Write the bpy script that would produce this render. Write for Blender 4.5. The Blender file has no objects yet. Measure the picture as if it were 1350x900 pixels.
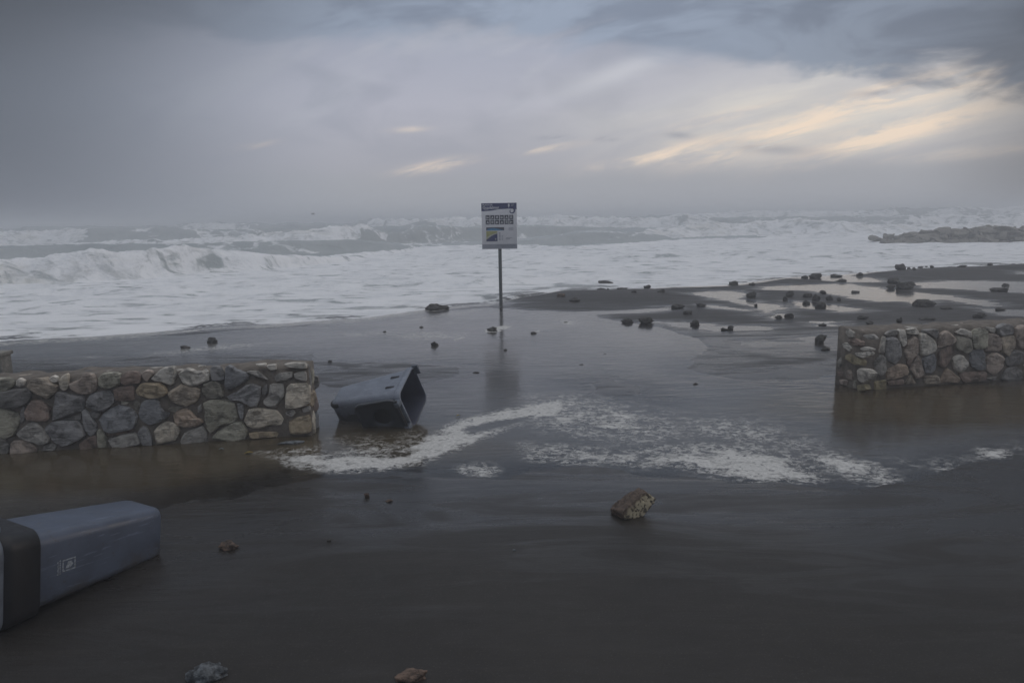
import bpy, bmesh, math, random
import numpy as np
from mathutils import Vector, Matrix
rad = math.radians
SC = bpy.context.scene
COL = SC.collection
# ------------------------------------------------------------------ camera
CAMH, FPX, PITCH, ROLL = 2.25, 900.0, rad(10.1), rad(0.95)
_f = np.array([0, math.cos(PITCH), -math.sin(PITCH)]); _r0 = np.array([1., 0, 0]); _u0 = np.cross(_r0, _f)
_r = math.cos(ROLL)*_r0 - math.sin(ROLL)*_u0; _u = math.cos(ROLL)*_u0 + math.sin(ROLL)*_r0
cd = bpy.data.cameras.new('camera'); cam = bpy.data.objects.new('camera', cd); COL.objects.link(cam)
cam.matrix_world = Matrix(((_r[0], _u[0], -_f[0], 0), (_r[1], _u[1], -_f[1], 0), (_r[2], _u[2], -_f[2], CAMH), (0, 0, 0, 1)))
cd.sensor_width = 36; cd.lens = 24; cd.clip_end = 20000; cd.clip_start = .05
SC.camera = cam

def ray(x, y): return _f + _r*(x-675)/FPX - _u*(y-450)/FPX
def at(x, y, z=0.):
    d = ray(x, y); t = (z-CAMH)/d[2]
    return np.array([0, 0, CAMH]) + t*d
def px_per_m(p): return FPX/float((np.asarray(p)-np.array([0, 0, CAMH])) @ _f)

# ------------------------------------------------------------------ colour management, samples
SC.view_settings.view_transform = 'Standard'; SC.view_settings.look = 'None'
SC.view_settings.exposure = 0; SC.view_settings.gamma = 1
SC.render.engine = 'CYCLES'
SC.cycles.use_denoising = True
SC.cycles.max_bounces = 8; SC.cycles.transparent_max_bounces = 8; SC.cycles.volume_bounces = 1
SC.cycles.caustics_reflective = False; SC.cycles.caustics_refractive = False

# ------------------------------------------------------------------ node helper
class NT:
    def __init__(s, tree): s.t = tree; s.n = tree.nodes; s.l = tree.links
    def node(s, typ, **kw):
        n = s.n.new(typ)
        for k, v in kw.items(): setattr(n, k, v)
        return n
    def put(s, sock, v):
        if hasattr(v, 'is_output') or isinstance(v, bpy.types.NodeSocket): s.l.new(v, sock)
        else: sock.default_value = v
    def m(s, op, a, b=0., c=0., clamp=False):
        n = s.node('ShaderNodeMath', operation=op, use_clamp=clamp)
        s.put(n.inputs[0], a); s.put(n.inputs[1], b); s.put(n.inputs[2], c); return n.outputs[0]
    def add(s, a, b): return s.m('ADD', a, b)
    def mul(s, a, b): return s.m('MULTIPLY', a, b)
    def sub(s, a, b): return s.m('SUBTRACT', a, b)
    def mapr(s, v, a, b, c=0., d=1., smooth=True):
        n = s.node('ShaderNodeMapRange'); n.interpolation_type = 'SMOOTHSTEP' if smooth else 'LINEAR'
        s.put(n.inputs[0], v)
        for i, q in zip((1, 2, 3, 4), (a, b, c, d)): s.put(n.inputs[i], q)
        return n.outputs[0]
    def mix(s, f, a, b):
        n = s.node('ShaderNodeMix', data_type='RGBA')
        s.put(n.inputs[0], f)
        for i, v in ((6, a), (7, b)):
            if isinstance(v, tuple) and len(v) == 3: v = (*v, 1)
            s.put(n.inputs[i], v)
        return n.outputs[2]
    def noise(s, vec, scale=5., detail=4., rough=.55, dist=0., out=0):
        n = s.node('ShaderNodeTexNoise'); s.put(n.inputs['Vector'], vec)
        n.inputs['Scale'].default_value = scale; n.inputs['Detail'].default_value = detail
        n.inputs['Roughness'].default_value = rough; n.inputs['Distortion'].default_value = dist
        return n.outputs[out]
    def scalev(s, vec, sc, rz=0., loc=(0, 0, 0)):
        n = s.node('ShaderNodeMapping'); s.put(n.inputs[0], vec)
        n.inputs['Scale'].default_value = sc; n.inputs['Rotation'].default_value = (0, 0, rz); n.inputs['Location'].default_value = loc
        return n.outputs[0]
    def comb(s, x, y, z):
        n = s.node('ShaderNodeCombineXYZ'); s.put(n.inputs[0], x); s.put(n.inputs[1], y); s.put(n.inputs[2], z); return n.outputs[0]
    def attr(s, name): n = s.node('ShaderNodeAttribute', attribute_name=name); return n.outputs['Fac']
    def bump(s, h, strength, dist, normal=None):
        n = s.node('ShaderNodeBump'); n.inputs['Strength'].default_value = strength; n.inputs['Distance'].default_value = dist
        s.put(n.inputs['Height'], h)
        if normal is not None: s.put(n.inputs['Normal'], normal)
        return n.outputs[0]

# ------------------------------------------------------------------ world: overcast dusk sky with cloud layers
W = bpy.data.worlds.new('World'); SC.world = W; W.use_nodes = True
w = NT(W.node_tree); w.n.clear()
SUN_AZ, SUN_EL = rad(82), rad(9)         # azimuth to the right of straight ahead
tc = w.node('ShaderNodeTexCoord'); sep = w.node('ShaderNodeSeparateXYZ'); w.l.new(tc.outputs['Generated'], sep.inputs[0])
dx, dy, dz = sep.outputs
az = w.m('ARCTAN2', dx, dy); el = w.m('ARCSINE', dz)           # radians
azd = w.mul(az, 180/math.pi); eld = w.mul(el, 180/math.pi)
# smooth cloud coordinates, about one unit per degree ahead, without a seam
dn = w.m('DIVIDE', 123.2, w.add(dy, 1.15))
A_x = w.mul(dx, dn); A_z = w.mul(dz, dn)
pl = w.comb(A_x, A_z, 0.)
n1 = w.noise(w.scalev(pl, (.060, .36, 1.), 0, (0, 0, 0)), 1., 7, .60, .5)
def tiltn(deg, sx, sz, off, det, ro, di):
    a_ = rad(deg); u_ = w.add(w.mul(A_x, math.cos(a_)), w.mul(A_z, math.sin(a_))); v_ = w.sub(w.mul(A_z, math.cos(a_)), w.mul(A_x, math.sin(a_)))
    return w.noise(w.comb(w.add(w.mul(u_, sx), off), w.mul(v_, sz), 0.), 1., det, ro, di)
n1 = tiltn(11, .055, .34, 3.3, 8, .60, .5)
n2 = tiltn(13, .13, .75, 17., 8, .64, .7)
n3 = tiltn(4, .07, .22, 41., 6, .58, .4)
n4 = tiltn(24, .06, .24, 71., 7, .60, .5)
n5 = tiltn(6, .10, .26, 97., 7, .55, .9)
n6 = tiltn(-4, .045, .13, 131., 4, .5, .3)
def gauss(a0, sa, e0, se, tilt=0.):
    da = w.mul(w.sub(azd, a0), 1/sa)
    de = w.mul(w.sub(w.sub(eld, e0), w.mul(w.sub(azd, a0), tilt)), 1/se)
    q = w.add(w.mul(da, da), w.mul(de, de))
    return w.m('EXPONENT', w.mul(q, -1.))
ramp = w.node('ShaderNodeValToRGB'); w.put(ramp.inputs[0], w.mapr(eld, -2, 90, 0, 1, False))
cr = ramp.color_ramp
stops = [(-2, (.34, .365, .41)), (1.5, (.36, .38, .42)), (4, (.42, .425, .475)), (9, (.47, .48, .56)), (15, (.39, .42, .52)), (30, (.64, .66, .70)), (90, (1.18, 1.17, 1.18))]
while len(cr.elements) < len(stops): cr.elements.new(.5)
for e_, (d_, c_) in zip(cr.elements, stops): e_.position = (d_+2)/92; e_.color = (*c_, 1)
col = ramp.outputs[0]
# pale wisps and duller veins in the middle of the sky
col = w.mix(w.mul(w.mul(w.mapr(n4, .48, .70), w.mapr(eld, 4, 9)), .50), col, (.52, .54, .60))
col = w.mix(w.mul(w.mul(w.mapr(w.add(w.mul(n6, .6), w.mul(n5, .4)), .56, .42), w.mapr(eld, 3, 7)), .38), col, (.30, .325, .40))
col = w.mix(w.mul(gauss(9, 5.5, 11.2, .8, .33), .65), col, (.62, .635, .70))
# glow low on the right
glow = w.m('ADD', gauss(24, 15, 7.4, 4.2, .02), 0., clamp=True)
col = w.mix(w.mul(glow, w.add(.62, w.mul(w.mapr(n1, .38, .60), .38))), col, (.76, .725, .675))
# low grey layer over the horizon
low = w.mapr(w.add(eld, w.mul(w.sub(n3, .5), 1.6)), 4.5, 2.6)
col = w.mix(w.mul(low, .88), col, (.40, .412, .448))
# peach lit bands
n7 = tiltn(12, .30, 1.4, 7., 6, .6, .5)
nb = w.mapr(w.add(w.add(w.mul(n2, .5), w.mul(n1, .25)), w.mul(n7, .25)), .42, .58)
for (a0, sa, e0, se, tl, k_) in ((21.5, 5.2, 6.2, .8, .30, 1.), (15., 6., 5.6, .5, .2, .6), (25., 6., 7.2, .5, .2, .55), (28.5, 5.8, 5.6, .85, .22, 1.), (30., 6., 8.5, .85, .14, 1.), (17., 4., 7.6, .35, .2, .5), (12.2, 3.8, 4.7, .55, .10, .8), (-6., 2.6, 4.35, .42, .14, .75), (-20., 1.6, 5.85, .25, .15, .6), (37., 3., 8.4, .4, .1, .6), (3., 3., 5.6, .25, .12, .35), (-8., 1.3, 7.2, .2, .05, .4), (32., 5., 3.9, .3, .05, .35)):
    gq = w.mul(gauss(a0, sa, e0, se, tl), w.add(.08, w.mul(nb, 1.15)))
    col = w.mix(w.m('MULTIPLY', gq, k_, clamp=True), col, (.98, .81, .655))
# small dark scud in front of the glow
sn = w.mapr(w.add(w.mul(n2, .5), w.mul(n7, .5)), .42, .54)
for (a0, sa, e0, se, tl) in ((20.2, 3.4, 5.0, .42, -.14), (35., 3.6, 9.6, .28, .03), (27.5, 1.8, 8.4, .22, 0.), (3.6, 1.2, 6.4, .2, 0.), (8., 1.0, 6.2, .2, 0.), (13.5, 1., 6.3, .25, -.1)):
    col = w.mix(w.m('MULTIPLY', w.mul(gauss(a0, sa, e0, se, tl), sn), .55, clamp=True), col, (.30, .32, .385))
# slate-blue bank along the top, reaching lower on the right
edge = w.add(w.add(eld, w.mul(w.sub(n5, .5), 5.)), w.mul(w.sub(n3, .5), 5.5))
edge = w.add(edge, w.m('MAXIMUM', w.mul(azd, .05), w.add(w.mul(azd, .21), -1.4)))
edge = w.add(edge, w.mul(w.m('MAXIMUM', w.mul(azd, -1.), 0), .07))
bankk = w.node('ShaderNodeVectorMath', operation='SCALE'); w.put(bankk.inputs[3], w.mapr(w.m('ABSOLUTE', azd), 6, 36, 1.10, .74)); BK = bankk
bank = w.mul(w.mapr(edge, 12.9, 14.9), w.mapr(eld, 60, 24))
bankcol = w.mix(w.mapr(w.add(n5, w.mul(w.sub(n6, .5), .6)), .36, .64), (.215, .255, .335), (.30, .355, .455))
w.put(BK.inputs[0], bankcol)
col = w.mix(w.mul(bank, .93), col, BK.outputs[0])
# lens falloff painted into the sky colour, darker at both sides of the view
dim = w.mul(w.mapr(azd, -12, -39, 1., .40), w.mapr(azd, 29, 39, 1., .56))
dim = w.mul(dim, w.mapr(w.mul(w.m('MAXIMUM', w.mul(azd, -1.), 0), w.m('MAXIMUM', w.sub(eld, 8.), 0)), 0., 260., 1., .62))
dim = w.m('MAXIMUM', dim, w.mapr(w.m('ABSOLUTE', azd), 46, 90, .0, .9))
dim = w.m('MAXIMUM', dim, w.mapr(eld, 20, 42, 0., 1.))
col = w.mix(w.mul(w.mapr(azd, -8, -38), w.mapr(w.m('ABSOLUTE', azd), 60, 45)), col, w.mix(1., col, (.34, .385, .48)))
vm = w.node('ShaderNodeVectorMath', operation='SCALE'); w.put(vm.inputs[0], col); w.put(vm.inputs[3], dim)
sky = w.node('ShaderNodeTexSky', sky_type='NISHITA', sun_disc=False)
sky.sun_elevation = SUN_EL; sky.sun_rotation = SUN_AZ; sky.air_density = 1.5; sky.dust_density = 3
b1 = w.node('ShaderNodeBackground'); w.put(b1.inputs[0], sky.outputs[0]); b1.inputs[1].default_value = .06
b2 = w.node('ShaderNodeBackground'); w.put(b2.inputs[0], vm.outputs[0]); b2.inputs[1].default_value = 1.0
mx = w.node('ShaderNodeMixShader'); mx.inputs[0].default_value = .95
w.l.new(b1.outputs[0], mx.inputs[1]); w.l.new(b2.outputs[0], mx.inputs[2])
wo = w.node('ShaderNodeOutputWorld'); w.l.new(mx.outputs[0], wo.inputs[0])
sl = bpy.data.lights.new('sun', 'SUN'); sl.energy = .5; sl.angle = rad(30); sl.color = (1, .86, .74)
so = bpy.data.objects.new('sun', sl); COL.objects.link(so)
sd = Vector((math.sin(SUN_AZ)*math.cos(SUN_EL), math.cos(SUN_AZ)*math.cos(SUN_EL), math.sin(SUN_EL)))
so.rotation_euler = sd.to_track_quat('Z', 'Y').to_euler(); so.location = (8, 8, 12)

# ------------------------------------------------------------------ noise in numpy
def _hash(ix, iy, iz, seed):
    h = (ix.astype(np.int64)*374761393 + iy.astype(np.int64)*668265263 + iz.astype(np.int64)*2147483647 + seed*1274126177) & 0xffffffff
    h = ((h ^ (h >> 13))*1274126177) & 0xffffffff
    h = ((h ^ (h >> 16))*2246822519) & 0xffffffff
    return ((h ^ (h >> 15)) & 0xffffff)/float(0xffffff)
def vnoise2(x, y, seed=0):
    x = np.asarray(x, float); y = np.asarray(y, float)
    xi, yi = np.floor(x), np.floor(y); fx, fy = x-xi, y-yi
    fx = fx*fx*(3-2*fx); fy = fy*fy*(3-2*fy); z = np.zeros_like(xi)
    a, b, c, d = _hash(xi, yi, z, seed), _hash(xi+1, yi, z, seed), _hash(xi, yi+1, z, seed), _hash(xi+1, yi+1, z, seed)
    return (a*(1-fx)+b*fx)*(1-fy)+(c*(1-fx)+d*fx)*fy
def fbm2(x, y, oct=4, seed=0, gain=.5):
    s = 0; a = 1; t = 0
    for o in range(oct):
        s = s + a*vnoise2(x*2**o+17.3*o, y*2**o-9.1*o, seed+o); t += a; a *= gain
    return s/t
def vnoise3(p, seed=0):
    i = np.floor(p); f = p-i; f = f*f*(3-2*f); r = 0
    for a in (0, 1):
        for b in (0, 1):
            for c in (0, 1):
                wgt = (f[:, 0] if a else 1-f[:, 0])*(f[:, 1] if b else 1-f[:, 1])*(f[:, 2] if c else 1-f[:, 2])
                r = r + wgt*_hash(i[:, 0]+a, i[:, 1]+b, i[:, 2]+c, seed)
    return r
def fbm3(p, oct=3, seed=0, gain=.5):
    s = 0; a = 1; t = 0
    for o in range(oct): s = s+a*vnoise3(p*2**o+5.7*o, seed+o); t += a; a *= gain
    return s/t
def sstep(a, b, x): t = np.clip((x-a)/(b-a), 0, 1); return t*t*(3-2*t)

# ------------------------------------------------------------------ object helpers
def tag(o, label=None, cat=None, group=None, kind=None):
    if label: o['label'] = label
    if cat: o['category'] = cat
    if group: o['group'] = group
    if kind: o['kind'] = kind
    return o
def empty(name, loc=(0, 0, 0), rot=None):
    o = bpy.data.objects.new(name, None); COL.objects.link(o); o.location = loc
    if rot is not None: o.rotation_euler = rot
    o.empty_display_size = .2
    return o
def link(name, me, mat, parent=None, smooth=True):
    o = bpy.data.objects.new(name, me); COL.objects.link(o)
    if mat and not me.materials: me.materials.append(mat)
    if smooth and len(me.polygons): me.polygons.foreach_set('use_smooth', [True]*len(me.polygons))
    if parent: o.parent = parent
    return o
def mesh(name, v, f):
    me = bpy.data.meshes.new(name); me.from_pydata([tuple(map(float, q)) for q in v], [], [tuple(q) for q in f]); me.update(); return me
def grid_mesh(name, X, Y, Z, attrs):
    r, c = X.shape
    me = bpy.data.meshes.new(name); n = r*c
    me.vertices.add(n); co = np.stack([X, Y, Z], -1).reshape(-1).astype(np.float32); me.vertices.foreach_set('co', co)
    i = np.arange(n).reshape(r, c); q = np.stack([i[:-1, :-1], i[:-1, 1:], i[1:, 1:], i[1:, :-1]], -1).reshape(-1, 4)
    me.loops.add(q.size); me.loops.foreach_set('vertex_index', q.reshape(-1).astype(np.int32))
    me.polygons.add(len(q)); me.polygons.foreach_set('loop_start', np.arange(0, q.size, 4, dtype=np.int32))
    me.polygons.foreach_set('loop_total', np.full(len(q), 4, np.int32))
    me.polygons.foreach_set('use_smooth', np.ones(len(q), bool))
    me.update(calc_edges=True)
    for k, v in attrs.items():
        a = me.attributes.new(k, 'FLOAT', 'POINT'); a.data.foreach_set('value', v.reshape(-1).astype(np.float32))
    return me
def box_mesh(name, x0, x1, y0, y1, z0, z1, bev=0., seg=2):
    bm = bmesh.new(); bmesh.ops.create_cube(bm, size=1)
    for v in bm.verts: v.co = Vector(((x0+x1)/2+v.co.x*(x1-x0), (y0+y1)/2+v.co.y*(y1-y0), (z0+z1)/2+v.co.z*(z1-z0)))
    if bev: bmesh.ops.bevel(bm, geom=bm.edges[:], offset=bev, segments=seg, affect='EDGES', profile=.6)
    me = bpy.data.meshes.new(name); bm.to_mesh(me); bm.free(); return me

# ------------------------------------------------------------------ materials
def mat(name):
    m = bpy.data.materials.new(name); m.use_nodes = True; t = NT(m.node_tree); t.n.clear()
    t.out = t.node('ShaderNodeOutputMaterial'); return m, t
def principled(t, **kw):
    p = t.node('ShaderNodeBsdfPrincipled')
    for k, v in kw.items():
        if isinstance(v, tuple) and len(v) == 3: v = (*v, 1)
        t.put(p.inputs[k.replace('_', ' ')], v)
    t.l.new(p.outputs[0], t.out.inputs[0]); return p
M = {}
def simple(name, c, rough, noise_amt=.15, scale=30., bump=.0, metal=0., c2=None, space='Object', bdist=.003):
    m, t = mat(name); g = t.node('ShaderNodeTexCoord').outputs[space]
    n = t.noise(g, scale, 5, .6); c2 = c2 or tuple(x*(1-noise_amt*2) for x in c)
    cc = t.mix(t.mapr(n, .35, .65), c2, c)
    p = principled(t, Base_Color=cc, Roughness=t.mapr(n, .3, .7, max(rough-.08, 0), rough+.08, False), Metallic=metal)
    if bump: t.put(p.inputs['Normal'], t.bump(n, bump, bdist))
    M[name] = m; return m
simple('bin_plastic', (.135, .155, .19), .38, .16, 9, .12)
simple('lid_dark', (.05, .055, .065), .45, .12, 9, .12)
simple('bin_dark', (.006, .006, .009), .55, .2, 20, .1)
simple('bin_inside', (.05, .057, .09), .5, .15, 6, .08)
simple('lid_grey', (.12, .135, .155), .42, .12, 9, .12)
simple('white_print', (.36, .40, .44), .6, .3, 60)
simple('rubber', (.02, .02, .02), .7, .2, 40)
simple('pole_metal', (.07, .085, .09), .4, .25, 25, .1, .3)
simple('panel_white', (.84, .84, .87), .45, .05, 6)
simple('panel_navy', (.022, .034, .15), .4, .1, 10)
def plastic(name, c, mudz):
    m, t = mat(name); g = t.node('ShaderNodeTexCoord').outputs['Object']
    a = t.noise(g, 5, 6, .65, .3); scr = t.noise(t.scalev(g, (60, 60, 3.)), 1., 3, .6, .4); fine = t.noise(g, 120, 3, .7)
    cc = t.mix(t.mapr(a, .35, .65), tuple(x*.78 for x in c), c)
    cc = t.mix(t.mul(t.mapr(scr, .60, .68), .45), cc, tuple(min(1, x*1.9+.03) for x in c))
    w_ = t.node('ShaderNodeNewGeometry').outputs['Position']; sp = t.node('ShaderNodeSeparateXYZ'); t.put(sp.inputs[0], w_)
    mud = t.mapr(t.add(t.add(sp.outputs[2], t.mul(t.sub(a, .5), .35)), t.mul(t.sub(fine, .5), .12)), mudz, mudz-.10)
    spl = t.mul(t.mapr(t.noise(g, 26, 4, .6), .62, .70), .5)
    cc = t.mix(t.m('MAXIMUM', t.mul(mud, .75), spl), cc, (.060, .052, .043))
    principled(t, Base_Color=cc, Roughness=t.mapr(a, .3, .7, .30, .52), Normal=t.bump(t.add(a, t.mul(fine, .15)), .25, .008)); M[name] = m
plastic('bin_near', (.078, .098, .142), .10); plastic('bin_lighter', (.215, .24, .29), .16)  # same plastic twice: near bin's colour darkened for lens falloff, the other lighter
simple('panel_ink', (.045, .055, .085), .45, .1, 10)
simple('panel_blue', (.10, .34, .60), .45, .2, 8)
simple('panel_yellow', (.50, .50, .20), .45, .15, 8)
simple('panel_sand', (.55, .54, .48), .45, .1, 8)
simple('panel_grey', (.36, .375, .43), .45, .05, 8)
simple('leaf', (.32, .24, .05), .6, .2, 90)
simple('gull', (.35, .36, .38), .7, .2, 40)
simple('post', (.26, .25, .22), .85, .25, 14, .5, bdist=.01)

def stone_material(name, rough=.75, streak=True):
    m, t = mat(name); oi = t.node('ShaderNodeObjectInfo'); co = t.node('ShaderNodeTexCoord').outputs['Object']
    rnd = oi.outputs['Random']
    off = t.node('ShaderNodeVectorMath', operation='ADD'); t.put(off.inputs[0], co); t.put(off.inputs[1], t.comb(t.mul(rnd, 37.), t.mul(rnd, 11.), 0.))
    a = t.noise(off.outputs[0], 7, 6, .65, .4); b = t.noise(off.outputs[0], 55, 4, .7)
    vein = t.noise(t.scalev(off.outputs[0], (4, 4, 24), .4), 2.2, 5, .65, .8)
    base = oi.outputs['Color']
    dark = t.mix(1., base, base); hs = t.node('ShaderNodeHueSaturation'); t.put(hs.inputs['Color'], base); hs.inputs['Value'].default_value = .42
    hs2 = t.node('ShaderNodeHueSaturation'); t.put(hs2.inputs['Color'], base); hs2.inputs['Value'].default_value = 1.6; hs2.inputs['Saturation'].default_value = .75
    c = t.mix(t.mapr(a, .38, .56), hs.outputs[0], base)
    c = t.mix(t.mul(t.mapr(vein, .5, .68), .55), c, hs2.outputs[0])
    c = t.mix(t.mul(t.mapr(b, .55, .75), .45), c, hs.outputs[0])
    h = t.add(t.mul(a, .8), t.add(t.mul(b, .22), t.mul(vein, .35)))
    principled(t, Base_Color=c, Roughness=rough, Normal=t.bump(h, 1., .035))
    M[name] = m; return m
stone_material('stone', .62)
def mortar_material():
    m, t = mat('mortar'); co = t.node('ShaderNodeTexCoord').outputs['Object']
    a = t.noise(co, 9, 6, .65); b = t.noise(co, 60, 4, .7)
    c = t.mix(t.mapr(a, .35, .65), (.11, .093, .076), (.19, .165, .138))
    c = t.mix(t.mul(t.mapr(b, .5, .7), .5), c, (.20, .185, .16))
    principled(t, Base_Color=c, Roughness=.85, Normal=t.bump(t.add(a, t.mul(b, .4)), .9, .02)); M['mortar'] = m
mortar_material()
def weed_rock(name, c, c2, rough=.7, holes=False):
    m, t = mat(name); co = t.node('ShaderNodeTexCoord').outputs['Object']
    oi = t.node('ShaderNodeObjectInfo').outputs['Random']
    off = t.node('ShaderNodeVectorMath', operation='ADD'); t.put(off.inputs[0], co); t.put(off.inputs[1], t.comb(t.mul(oi, 31.), 0., t.mul(oi, 13.)))
    a = t.noise(off.outputs[0], 16, 6, .7); b = t.noise(off.outputs[0], 70, 4, .7)
    cc = t.mix(t.mapr(a, .4, .62), c, c2)
    h = t.add(a, t.mul(b, .5))
    principled(t, Base_Color=cc, Roughness=rough, Normal=t.bump(h, 1., .03)); M[name] = m
weed_rock('dark_rock', (.026, .025, .023), (.10, .095, .085), .85)
weed_rock('brown_rock', (.05, .036, .028), (.22, .15, .11))
weed_rock('grey_rock', (.045, .05, .055), (.20, .22, .235))

# ------------------------------------------------------------------ shared ground description (all in metres on the beach)
def P2(pts, z=0.): return np.array([at(x, y, z)[:2] for x, y in pts])
def sdist(poly, X, Y):
    """signed distance, positive inside, for flat arrays"""
    d = np.full(X.shape, 1e9); ins = np.zeros(X.shape, bool); n = len(poly)
    for i in range(n):
        x0, y0 = poly[i]; x1, y1 = poly[(i+1) % n]; ex, ey = x1-x0, y1-y0; L = ex*ex+ey*ey+1e-12
        t = np.clip(((X-x0)*ex+(Y-y0)*ey)/L, 0, 1); d = np.minimum(d, (X-x0-t*ex)**2+(Y-y0-t*ey)**2)
        c = ((y0 > Y) != (y1 > Y)) & (X < (x1-x0)*(Y-y0)/((y1-y0) if abs(y1-y0) > 1e-9 else 1e-9)+x0); ins ^= c
    return np.where(ins, 1, -1)*np.sqrt(d)
# shoreline: distance along Y as a function of X
SH = P2([(-700, 462), (-300, 460), (0, 450), (100, 444), (200, 438), (300, 429), (400, 424), (480, 419), (560, 408), (610, 402), (650, 399), (690, 390), (740, 383), (800, 382), (880, 379), (960, 376), (1000, 371), (1040, 366), (1090, 364), (1140, 360), (1200, 355), (1270, 352), (1350, 348), (1500, 341)])
SH = SH[np.argsort(SH[:, 0])]
def shore_s(X, Y):
    y = np.interp(X, SH[:, 0], SH[:, 1], left=SH[0, 1], right=SH[-1, 1])
    y = y + np.where(X > SH[-1, 0], (X-SH[-1, 0])*.45, 0) - np.where(X < SH[0, 0], (SH[0, 0]-X)*.05, 0)
    y = y + (fbm2(X*.9, Y*.2, 3, 5)-.5)*.35
    return (Y-y)*.85
MAIN = [(-900, 470), (-300, 452), (0, 455), (200, 444), (400, 430), (560, 412), (640, 405), (700, 409), (760, 412), (800, 421), (860, 430), (925, 446), (938, 458), (922, 470), (905, 482), (925, 492), (1000, 503), (1060, 500), (1110, 494), (1350, 484), (1900, 460), (1900, 575), (1500, 582), (1350, 602), (1250, 624), (1180, 640), (1050, 642), (900, 628), (760, 614), (640, 634), (520, 627), (420, 630), (350, 642), (250, 664), (150, 690), (0, 715), (-400, 740), (-900, 720)]
DARK = [[(414, 476), (470, 479), (520, 478), (560, 481), (606, 483), (596, 496), (545, 510), (440, 510), (410, 506)],
        [(-400, 474), (0, 474), (300, 468), (414, 466), (414, 500), (0, 500), (-400, 520)],
        [(772, 505), (800, 499), (846, 510), (842, 520), (800, 521)]]
PUD = [[(905, 386), (960, 383), (985, 387), (975, 394), (1000, 399), (1030, 403), (1038, 408), (1008, 411), (990, 404), (960, 397), (930, 391)],
       [(1000, 378), (1060, 375), (1120, 374), (1170, 381), (1215, 386), (1260, 391), (1310, 397), (1322, 404), (1300, 404), (1240, 395), (1213, 403), (1190, 398), (1150, 397), (1110, 390), (1060, 383), (1000, 382)],
       [(1208, 373), (1250, 370), (1350, 371), (1420, 376), (1420, 389), (1340, 386), (1300, 384), (1240, 380), (1213, 379)],
       [(1045, 397), (1085, 401), (1110, 404), (1142, 409), (1110, 411), (1075, 408), (1055, 405)],
       [(855, 424), (900, 424), (950, 429), (1000, 430), (1030, 431), (990, 437), (940, 437), (900, 431)],
       [(968, 449), (1010, 447), (1062, 451), (1000, 456), (980, 454)], [(1058, 446), (1078, 444), (1078, 452), (1060, 452)],
       [(700, 414), (800, 410), (885, 404), (890, 408), (800, 415), (730, 420)],
       [(1008, 417), (1035, 414), (1052, 417), (1020, 421)], [(1073, 424), (1098, 424), (1096, 430), (1076, 429)],
       [(1092, 362), (1150, 366), (1165, 372), (1110, 372), (1060, 368)], [(1330, 357), (1420, 356), (1420, 362), (1340, 361)],
       [(930, 402), (960, 404), (985, 409), (940, 406)], [(1280, 406), (1350, 409), (1400, 420), (1330, 416)]]
MAINp, DARKp, PUDp = P2(MAIN), [P2(q) for q in DARK], [P2(q) for q in PUD]
LINE = P2([(640, 402), (700, 399), (800, 401), (900, 395), (1000, 390), (1100, 392), (1240, 408), (1350, 415), (1500, 425), (1500, 455), (1350, 450), (1100, 440), (960, 430), (900, 418), (800, 407), (730, 408), (660, 406)])
def water_mask(X, Y):
    """>0 where standing water, metres from its edge"""
    nz = (fbm2(X*2.2, Y*2.2, 4, 11)-.5)*.35
    nx = (fbm2(X*.9, Y*3.6, 4, 12)-.5)*.6 + (fbm2(X*1.6, Y*9., 4, 13, .65)-.5)*.9
    m = sdist(MAINp, X, Y) + nz
    for q in DARKp: m = np.minimum(m, -sdist(q, X, Y)+nz*.8)
    for q in PUDp:
        s = (Y.mean() if False else 1.)
        m = np.maximum(m, (sdist(q, X, Y)+nx*.62)*.8)
    return m
def sand_height(X, Y, wm=None, s=None):
    if wm is None: wm = water_mask(X, Y)
    if s is None: s = shore_s(X, Y)
    h = np.where(wm > 0, -.026*sstep(0, 1.1, wm)-.002*sstep(0, .15, wm), (.010+.020*sstep(6, 10, Y))*sstep(0, 1.6, -wm)+.003*sstep(0, .12, -wm)+.006*sstep(0, .12, -wm)*sstep(8, 14, Y))
    far = sstep(4.4, 3.0, Y)
    h = h + (fbm2(X*.7, Y*.7, 3, 21)-.5)*.020*sstep(0, 1.5, -wm) + (fbm2(X*3, Y*3, 3, 22)-.5)*.008*sstep(.0, .6, np.abs(wm)) + far*.0
    # low hump of dark sand by the shore on the right
    hump = sstep(0, 1.5, s+3.2)*sstep(0.1, -1.2, s)*sstep(-.4, 2.5, X)
    h = h + hump*.10*sstep(0, 1, -wm)
    h = np.where(s > -.9, h*(1-sstep(-.9, .1, s)) + (-.02)*sstep(-.9, .1, s) - .06*np.clip(s, 0, 14), h)
    return h
def pool(X, Y):  # deeper muddy water beside the walls and round the fallen bin
    m = 0
    for (x, y, rx, ry) in ((200, 600, 3.3, .9), (505, 580, .7, .55), (1240, 530, 2.2, .9)):
        c = at(x, y); m = np.maximum(m, np.exp(-(((X-c[0])/rx)**2+((Y-c[1])/ry)**2)**1.5))
    return m

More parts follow.
